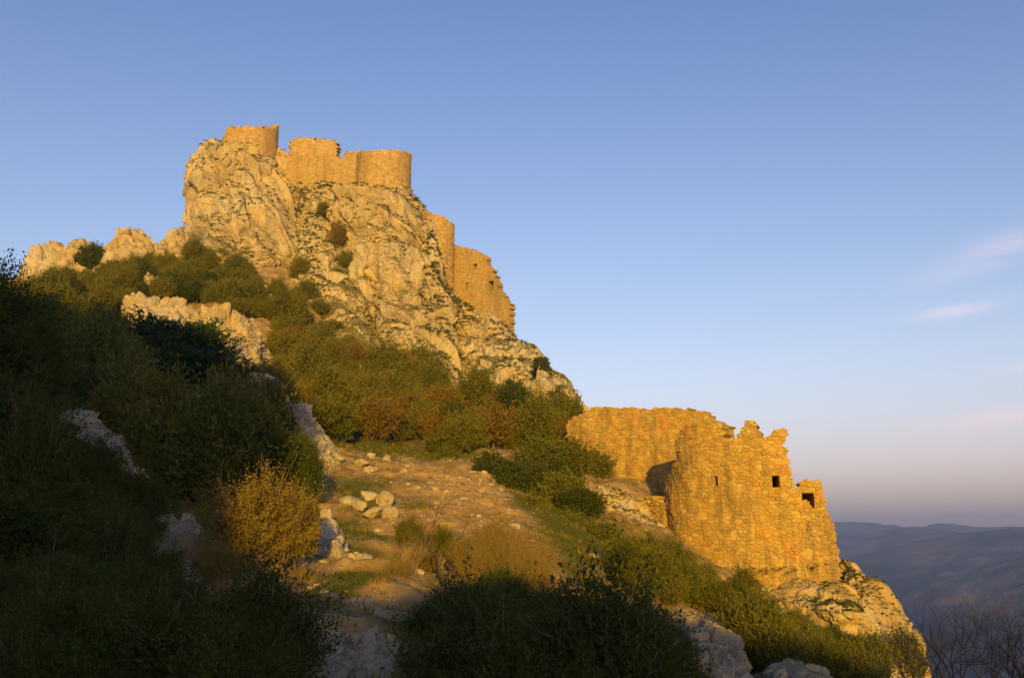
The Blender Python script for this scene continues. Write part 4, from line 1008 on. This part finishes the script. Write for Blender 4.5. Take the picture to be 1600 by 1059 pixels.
# near shrubs with crown and stems as parts
NEAR = {}
NEAR['round'] = two_mesh('a', *shrub_geo(201, 30000, 0.048, 1.4, 0.50, 24, 0.016, twig=60, shoot=0.22, gap=0.08), M['leaf_near'], M['bark'])
NEAR['broad'] = two_mesh('a', *shrub_geo(202, 28000, 0.050, 1.15, 0.55, 26, 0.015, twig=60, shoot=0.24, gap=0.05, jit=0.6), M['leaf_near2'], M['bark'])
NEAR['sparse'] = two_mesh('a', *shrub_geo(212, 16000, 0.055, 1.6, 0.60, 40, 0.014, twig=110, shoot=0.34, gap=-0.02, jit=0.6, up=0.7), M['leaf_near2'], M['bark_grey'])
NEAR['tall'] = two_mesh('a', *shrub_geo(203, 42000, 0.052, 2.5, 0.65, 34, 0.020, twig=70, shoot=0.24, gap=0.06), M['leaf_near'], M['bark'])
NEAR['open'] = two_mesh('a', *shrub_geo(209, 17000, 0.050, 1.7, 0.72, 46, 0.017, twig=160, shoot=0.42, gap=0.05, up=0.9), M['leaf_light'], M['bark_pale'])
NEAR['ivy'] = two_mesh('a', *shrub_geo(205, 26000, 0.060, 2.2, 0.22, 8, 0.02, shoot=0.16, gap=0.6, up=0.2, asp=0.8), M['leaf_light'], M['bark'])
NEAR['broom'] = two_mesh('a', *shrub_geo(206, 7000, 0.06, 1.8, 0.35, 50, 0.013, twig=150, shoot=0.60, gap=0.0, up=1.5), M['leaf_light'], M['bark_pale'])
NEAR['small_tree'] = two_mesh('a', *shrub_geo(207, 12000, 0.065, 1.7, 0.30, 14, 0.03, under=0.42, shoot=0.25), M['leaf_box'], M['bark_pale'])
NEAR['mound'] = two_mesh('a', *shrub_geo(208, 70000, 0.024, 0.8, 0.60, 8, 0.012, shoot=0.06, gap=0.9, up=0.1, asp=0.85), M['leaf_ivy'], M['bark'])
NH = {'sparse': 1.8, 'round': 1.65, 'broad': 1.4, 'tall': 3.0, 'open': 1.85, 'ivy': 2.2, 'broom': 2.1, 'small_tree': 1.75, 'mound': 0.8}
def near(px, ytop, Y, rad, key, label, group=None, name='evergreen_bush', cat='bush', zr=(0.7, 1.5), ry=None):
    c = at(px, ytop, Y); zb = float(zt(c.x, Y)[0]); z = float(np.clip((c.z-zb)/(NH[key]*rad), *zr))
    root = empty(name, (c.x, Y, c.z-z*NH[key]*rad)); root.rotation_euler = (0, 0, r4.uniform(0, 6.28)); root.scale = (rad, rad, rad*z)
    tag(root, label, cat, group)
    for nm, me in zip(('crown', 'stems'), NEAR[key]):
        obj(nm, me, root)
    return root
for a in [(705, 918, 25, 1.4, 'round'), (735, 908, 27, 1.8, 'broad'), (830, 908, 28.5, 1.8, 'round'), (745, 960, 20, 1.5, 'round'), (800, 950, 22, 1.9, 'broad'), (915, 938, 25, 1.8, 'round'), (900, 1000, 19, 1.6, 'broad'), (985, 942, 29, 1.5, 'round'),
          (1015, 985, 24, 1.5, 'broad'), (690, 1005, 17.5, 0.8, 'round'), (745, 1030, 16, 1.4, 'round'), (850, 1040, 16, 1.4, 'broad'), (960, 1035, 19, 1.4, 'round'), (940, 915, 32, 1.5, 'broad'), (1060, 1020, 24, 1.0, 'round')]:
    near(*a, 'dense dark evergreen shrub shading the downhill edge of the footpath', 'foreground shrubs downhill of the path')
for a in [(10, 392, 31, 1.9, 'tall'), (-60, 400, 28, 2.6, 'tall'), (52, 475, 32, 1.5, 'tall'), (28, 418, 32, 1.4, 'tall'), (-8, 405, 30, 1.7, 'tall'), (28, 560, 26, 1.9, 'tall'), (72, 650, 25, 1.6, 'tall'), (20, 720, 19, 1.7, 'tall'), (108, 735, 23, 1.6, 'tall'), (172, 765, 25, 1.3, 'tall'), (190, 795, 24, 0.8, 'round'),
          (60, 850, 16, 1.4, 'round'), (135, 868, 19, 1.2, 'round'), (185, 925, 20, 0.9, 'round'), (130, 960, 14.5, 1.2, 'broad'), (225, 1015, 15, 0.8, 'round'), (30, 980, 12.5, 1.1, 'broad')]:
    near(*a, 'tall dark evergreen bush of the thicket beside the grey rocks', 'thicket beside the grey rocks')
for a in [(325, 915, 25, 1.0, 'round'), (400, 925, 26, 0.9, 'round'), (425, 950, 22, 0.9, 'round'), (372, 965, 19, 1.3, 'broad'), (310, 1010, 17, 1.0, 'broad'), (420, 1030, 17, 0.6, 'round')]:
    near(*a, 'rounded dark evergreen shrub at the foot of the airy golden bush', 'foreground shrubs uphill of the path')
def near_zone(poly, n, rmin, rmax, keys, label, group, seed, mind):
    r = random.Random(seed); xs = [p[0] for p in poly]; ys = [p[1] for p in poly]; got = []; tries = 0
    while len(got) < n and tries < n*80:
        tries += 1; x, y = r.uniform(min(xs), max(xs)), r.uniform(min(ys), max(ys))
        if not in_poly(x, y, poly) or any((x-a)**2+((y-b)*1.5)**2 < mind**2 for a, b in got): continue
        p = ground_hit(x, y, 8)
        if p is None: continue
        got.append((x, y)); k = r.choice(keys); rad = r.uniform(rmin, rmax)
        root = empty('evergreen_bush', (p.x, p.y, p.z-0.1)); root.rotation_euler = (0, 0, r.uniform(0, 6.28)); root.scale = (rad, rad, rad*r.uniform(0.9, 1.25))
        tag(root, ('big ' if rad > (rmin+rmax)/2 else 'small ')+{'round': 'round-topped ', 'broad': 'broad ', 'sparse': 'twiggy half-bare '}[k]+label, 'bush', group)
        for nm, me in zip(('crown', 'stems'), NEAR[k]): obj(nm, me, root)
for a in [(150, 712, 38, 1.2, 'round'), (212, 742, 38, 1.1, 'broad'), (100, 688, 40, 1.2, 'round'), (128, 700, 39.5, 0.9, 'broad'), (180, 728, 39, 0.9, 'round'), (228, 752, 39, 1.0, 'round'), (238, 885, 31, 0.6, 'round'), (322, 868, 31, 0.5, 'broad')]:
    near(*a, 'low dark bush hiding the foot of a shaded grey rock', 'bushes among the grey rocks')
near_zone([(0, 960), (240, 960), (330, 970), (420, 985), (425, 1080), (400, 1200), (0, 1200)], 42, 0.5, 0.95, ['round', 'broad', 'round', 'broad', 'sparse'], 'dark shrub on the uphill side of the shaded footpath', 'foreground shrubs uphill of the path', 71, 44)
near_zone([(705, 985), (740, 950), (1000, 950), (1035, 1000), (1060, 1080), (1100, 1160), (900, 1250), (720, 1250)], 34, 0.5, 0.95, ['round', 'broad', 'round', 'broad', 'sparse'], 'dark shrub on the downhill side of the shaded footpath', 'foreground shrubs downhill of the path', 72, 48)
near_zone([(0, 620), (60, 640), (110, 720), (200, 790), (235, 850), (235, 940), (0, 960)], 18, 0.9, 1.5, ['round', 'broad'], 'dark shrub in the thicket beside the pitted grey rocks', 'thicket beside the grey rocks', 73, 60)
for a in [(180, 800, 22, 0.7), (60, 620, 24, 1.0)]:
    near(*a, 'sparse', 'half-bare grey twiggy bush standing out of the dark thicket', 'twiggy bushes of the thicket', name='twiggy_bush', zr=(.9, 2.2))
for a in [(800, 900, 30, 0.9), (870, 908, 30, 0.9), (1010, 925, 33, 0.9)]:
    near(*a, 'sparse', 'half-bare twiggy bush below the sunlit clearing', 'twiggy bushes below the clearing', name='twiggy_bush', zr=(.9, 2.0))
near(398, 752, 32, 1.8, 'open', 'airy golden bush with bare pale branches lit by the sun', zr=(.8, 2))
near(440, 790, 32.5, 0.9, 'open', 'smaller golden bush between the airy one and the ivy column', zr=(.8, 2))
near(345, 850, 30, 0.7, 'open', 'thin golden sprig bush beside the pitted grey rock', zr=(.8, 2))
near(468, 768, 33, 0.85, 'ivy', 'ivy-clad column bush with one sunlit edge', zr=(.8, 2.2))
near(470, 664, 47, 1.35, 'round', 'half shaded bush in front of the grey rock spur', zr=(.8, 1.8))
near(640, 808, 39, 0.75, 'small_tree', 'little round-headed tree on the bank above the path', name='small_tree', cat='tree', zr=(.8, 2))
near(690, 822, 37, 0.6, 'small_tree', 'smaller round bush tree behind the bare tree', name='small_tree', cat='tree', zr=(.8, 2))
for a in [(765, 812, 40, 0.9, 'broom'), (802, 820, 40, 0.95, 'broom'), (842, 842, 39, 0.9, 'broom'), (720, 835, 37, 0.7, 'broom'), (665, 850, 36, 0.7, 'broom'), (600, 868, 36, 0.55, 'broom'), (775, 835, 37, 0.8, 'broom'), (815, 845, 36, 0.65, 'broom'), (790, 855, 35, 0.7, 'broom'), (735, 850, 35, 0.6, 'broom'), (845, 865, 35, 0.6, 'broom'), (625, 870, 34, 0.6, 'broom')]:
    near(*a, 'upright straw-coloured broom bush catching the sun below the clearing', 'broom bushes below the clearing', zr=(.8, 2))
rt = near(265, 506, 88, 7.6, 'mound', 'broad glossy ivy thicket on the shaded slope', name='ivy_thicket', cat='ivy', zr=(.6, 1.6))
near(365, 570, 80, 4.0, 'mound', 'lower ivy hump hanging beside the grey spur', name='ivy_thicket', cat='ivy', zr=(.6, 1.8))
near(285, 552, 80, 6.0, 'mound', 'main hump of the glossy ivy thicket on the shaded slope', name='ivy_thicket', cat='ivy', zr=(.6, 1.8))
near(225, 590, 74, 4.5, 'mound', 'lowest hump of the ivy thicket above the grey rocks', name='ivy_thicket', cat='ivy', zr=(.6, 1.8))
near(200, 535, 86, 4.0, 'mound', 'small ivy mat at the upper end of the thicket', name='ivy_thicket', cat='ivy', zr=(.4, 1.6))

# bare trees
def bare_geo(seed, height, spread, levels=5, nstem=3, r0=0.05):
    r = np.random.default_rng(seed); g = Geo(); crown = Geo()
    def grow(p, d, L, rad, lev):
        n = 5; pts = [p]
        for i in range(n-1):
            d = d+r.normal(size=3)*0.16; d[2] += 0.05; d /= np.linalg.norm(d); pts.append(pts[-1]+d*L/(n-1))
        (g if lev == levels else crown).add(*tube(pts, np.linspace(rad, rad*0.6, n), 5 if rad > 0.02 else 3))
        if lev == 0: return
        for k in range(r.integers(2, 4)):
            i = r.integers(2, n) if k else n-1
            dd = d+r.normal(size=3)*spread; dd[2] += 0.15; dd /= np.linalg.norm(dd)
            grow(pts[i], dd, L*r.uniform(0.6, 0.85), rad*0.6*r.uniform(0.8, 1), lev-1)
    for s in range(nstem):
        d = np.array([r.uniform(-.35, .35), r.uniform(-.35, .35), 1.0])*1.0
        grow(np.array([r.uniform(-.1, .1), r.uniform(-.1, .1), -0.2]), d/np.linalg.norm(d), height*0.32, r0, levels)
    return g, crown
def bare(px, ybase, Y, height, seed, label, group=None, barkm='bark', nstem=3, spread=0.5, r0=0.05, levels=5, ground=True):
    c = at(px, ybase, Y); z = float(zt(c.x, Y)[0]) if ground else c.z
    g, cr = bare_geo(seed, height, spread, levels, nstem, r0)
    root = empty('bare_tree', (c.x, Y, z)); tag(root, label, 'tree', group)
    V, Fq, _ = g.arrays(); obj('trunk', mesh_np('trunk', V, Fq, [M[barkm]], True), root)
    V, Fq, _ = cr.arrays(); obj('crown', mesh_np('crown', V, Fq, [M[barkm]], True), root)
    return root
bare(700, 930, 33, 4.6, 301, 'slender leafless tree standing before the sunlit clearing', barkm='bark', nstem=1, r0=0.065)
bare(640, 930, 34, 2.0, 302, 'low leafless twiggy bush beside the sunlit bank', barkm='bark_pale', nstem=4, r0=0.022)
for px, Y, h, sd in [(1432, 26, 2.3, 311), (1468, 25, 2.8, 315), (1500, 24, 3.0, 312), (1545, 25, 2.9, 313), (1580, 24, 2.7, 316), (1612, 23, 3.0, 314)]:
    p = at(px, 1120, Y); 
    root = bare(px, 1090, Y, h, sd, 'bare branched bush against the hazy valley', 'bare bushes at the valley edge', barkm='bark_pale' if sd % 2 else 'bark', nstem=6, spread=0.6, r0=0.026, ground=False)
bare(464, 318, 171, 5.5, 321, 'pale leafless tree in front of the curtain wall', barkm='bark_pale', nstem=1, r0=0.12, ground=False)
bare(290, 405, 150, 5.5, 322, 'leafless tree by the rounded rock shoulder at the cliff foot', nstem=4, r0=0.07, ground=False)
bare(500, 330, 165, 3.0, 323, 'low leafless bush on the grassy ledge', nstem=4, r0=0.05, ground=False)
bare(1190, 1045, 40, 2.6, 324, 'grey leafless bush among the shrubs below the ruin', nstem=5, r0=0.025)
# scrub growing in cracks and on ledges of the cliffs
def cliff_scrub():
    r = np.random.default_rng(55); g = Geo()
    for k, (V, N) in enumerate(CLIFF_PTS):
        low = V[:, 1].mean() < 90; sc_ = 0.38 if low else 1.0
        n = fbm(V/(7.0*sc_)+3, 4)
        ok = np.nonzero((N[:, 1] < 0.35) & (N[:, 2] > 0.12) & (n+0.9*N[:, 2] > 0.46))[0]
        if len(ok) == 0: continue
        for i in r.choice(ok, min(len(ok), 900 if not low else 260), replace=False):
            m = r.integers(8, 26); rad = sc_*r.uniform(0.15, 0.6)
            D = r.normal(size=(m, 3)); D /= np.linalg.norm(D, axis=1)[:, None]; D[:, 2] = np.abs(D[:, 2])
            Vv, Fq = leaves_geo(V[i]+N[i]*0.05+D*rad*np.array([1.3, 0.8, 0.6])*r.random(m)[:, None], D, 0.26*sc_, r)
            g.add(Vv, Fq, np.clip(r.random(m)*0.8+0.3*r.random(), 0, 1))
    for px in np.arange(1095, 1312, 3.0):      # plants on the footing ledge of the tower
        if r.random() < 0.35: continue
        c0 = np.array(at(px, np.interp(px, [1095, 1140, 1200, 1312], [872, 893, 892, 884])+r.uniform(-5, 5), np.interp(px, [1095, 1170, 1240, 1290, 1312], [62.4, 60.9, 60.2, 61.2, 63.5])))
        m = r.integers(6, 20); D = r.normal(size=(m, 3)); D /= np.linalg.norm(D, axis=1)[:, None]
        Vv, Fq = leaves_geo(c0+D*0.16*r.random(m)[:, None], D, 0.10, r); g.add(Vv, Fq, r.random(m))
    V, Fq, T = g.arrays()
    tag(obj('scrub', mesh_np('scrub', V, Fq, [M['leaf_dark']], False, {'tint': ('FACE', T)}), kind='stuff'), 'small olive scrub tufts in the cracks and ledges of the cliffs', 'scrub')
cliff_scrub()
def scatter():
    r = np.random.default_rng(66)
    P3 = V_GROUND; w = G_MASK*((P3[:, 1] > 12) & (P3[:, 1] < 78) & (np.abs(P3[:, 0]+1) < 17))
    ii = r.choice(len(P3), 70000, p=np.where(w > 0.35, w, 0)/np.sum(np.where(w > 0.35, w, 0)))
    b = P3[ii]+np.stack([r.uniform(-.1, .1, len(ii)), r.uniform(-.1, .1, len(ii)), np.full(len(ii), -0.02)], 1)
    h = r.uniform(0.06, 0.20, len(ii))*(0.6+0.8*np.clip(perlin(b*0.9), 0, 1)); a = r.uniform(0, 6.28, len(ii))
    s_ = np.stack([np.cos(a), np.sin(a), 0*a], 1)*0.014; lean = r.normal(size=(len(ii), 3))*0.35*h[:, None]; lean[:, 2] = h
    Vv = np.stack([b-s_, b+s_, b+lean], 1).reshape(-1, 3)
    tag(obj('grass', mesh_np('grass', Vv, np.arange(3*len(ii)).reshape(-1, 3), [M['grassblade']], False, {'tint': ('FACE', r.random(len(ii)))}), kind='stuff'), 'short green grass around the clearing and rocks', 'grass')
    # dry tufts over the bank and clearing
    ok = (P3[:, 1] > 13) & (P3[:, 1] < 76) & (np.abs(P3[:, 0]+1) < 15); n2 = perlin(P3*0.6+3)+0.6*perlin(P3*1.9+8)
    wt = np.where(ok & (n2 > 0.05), 1.0, 0)*(1-0.7*P_MASK); g = Geo()
    for i in r.choice(len(P3), 3200, p=wt/wt.sum(), replace=False):
        m = int(r.integers(10, 26)); hh = r.uniform(0.12, 0.34); a = r.uniform(0, 6.28, m); o_ = r.normal(size=(m, 3))*0.07; o_[:, 2] = -0.02
        bb = P3[i]+o_; sd = np.stack([np.cos(a), np.sin(a), 0*a], 1)*0.016; ln = r.normal(size=(m, 3))*0.4*hh; ln[:, 2] = hh*r.uniform(.6, 1.1, m)
        Vv = np.stack([bb-sd, bb+sd, bb+ln], 1).reshape(-1, 3); g.add(Vv, np.arange(3*m).reshape(-1, 3), r.random(m))
    Vv, Fq, T = g.arrays()
    tag(obj('dry_grass', mesh_np('dry_grass', Vv, Fq, [M['leaf_light']], False, {'tint': ('FACE', T)}), kind='stuff'), 'dry grass tufts over the rocky bank and clearing', 'grass')
    # rubble and gravel
    tv, tf = boulder_mesh(77, 1.0, 9, 6); g = Geo()
    ok = (P3[:, 1] > 13) & (P3[:, 1] < 76) & (np.abs(P3[:, 0]+1) < 15) & (G_MASK < 0.6)
    n = perlin(P3*0.45+7); wgt = np.where(ok, np.clip(n+0.25, 0.02, 1)+0.25*P_MASK, 0)
    # mostly where the bank and clearing show
    wgt *= np.exp(-((P3[:, 0]+2.5)/6.0)**2)
    for i in r.choice(len(P3), 3200, p=wgt/wgt.sum(), replace=False):
        s0 = 0.035*r.pareto(2.0)+0.03; s0 = min(s0, 0.30)*0.8*(0.5+P3[i, 1]/90)
        th = r.uniform(0, 6.28); c, s_ = math.cos(th), math.sin(th)
        Rz = np.array([[c, -s_, 0], [s_, c, 0], [0, 0, 1]])
        g.add((tv*s0*np.array([r.uniform(.8, 1.5), r.uniform(.7, 1.2), r.uniform(.45, .9)]))@Rz.T+P3[i], tf)
    Vv, Fq, T = g.arrays()
    tag(obj('rubble', mesh_np('rubble', Vv, Fq, [M['boulder']], False), kind='stuff'), 'loose stones and gravel strewn over the bank and clearing', 'rubble')
scatter()

# ------------------------------------------------------------------ haze
def haze():
    x0, x1, y0, y1, z0, z1 = -11000, 11000, -11000, 11000, -460, 290
    V = [(x, y, z) for z in (z0, z1) for y in (y0, y1) for x in (x0, x1)]
    f = [(0, 2, 3, 1), (4, 5, 7, 6), (0, 1, 5, 4), (2, 6, 7, 3), (0, 4, 6, 2), (1, 3, 7, 5)]
    m = bpy.data.materials.new('evening_haze'); m.use_nodes = True; nt = m.node_tree; nt.nodes.clear()
    out = nt.nodes.new('ShaderNodeOutputMaterial'); pv = nt.nodes.new('ShaderNodeVolumePrincipled')
    pv.inputs['Density'].default_value = HAZE_D; pv.inputs['Color'].default_value = (0.64, 0.74, 1.0, 1); pv.inputs['Anisotropy'].default_value = 0.6
    nt.links.new(pv.outputs[0], out.inputs['Volume'])
    tag(obj('haze', mesh_np('haze', V, f, [m]), kind='stuff'), 'pale evening haze filling the valley air', 'haze')
HAZE_D = 1.9e-4
haze()
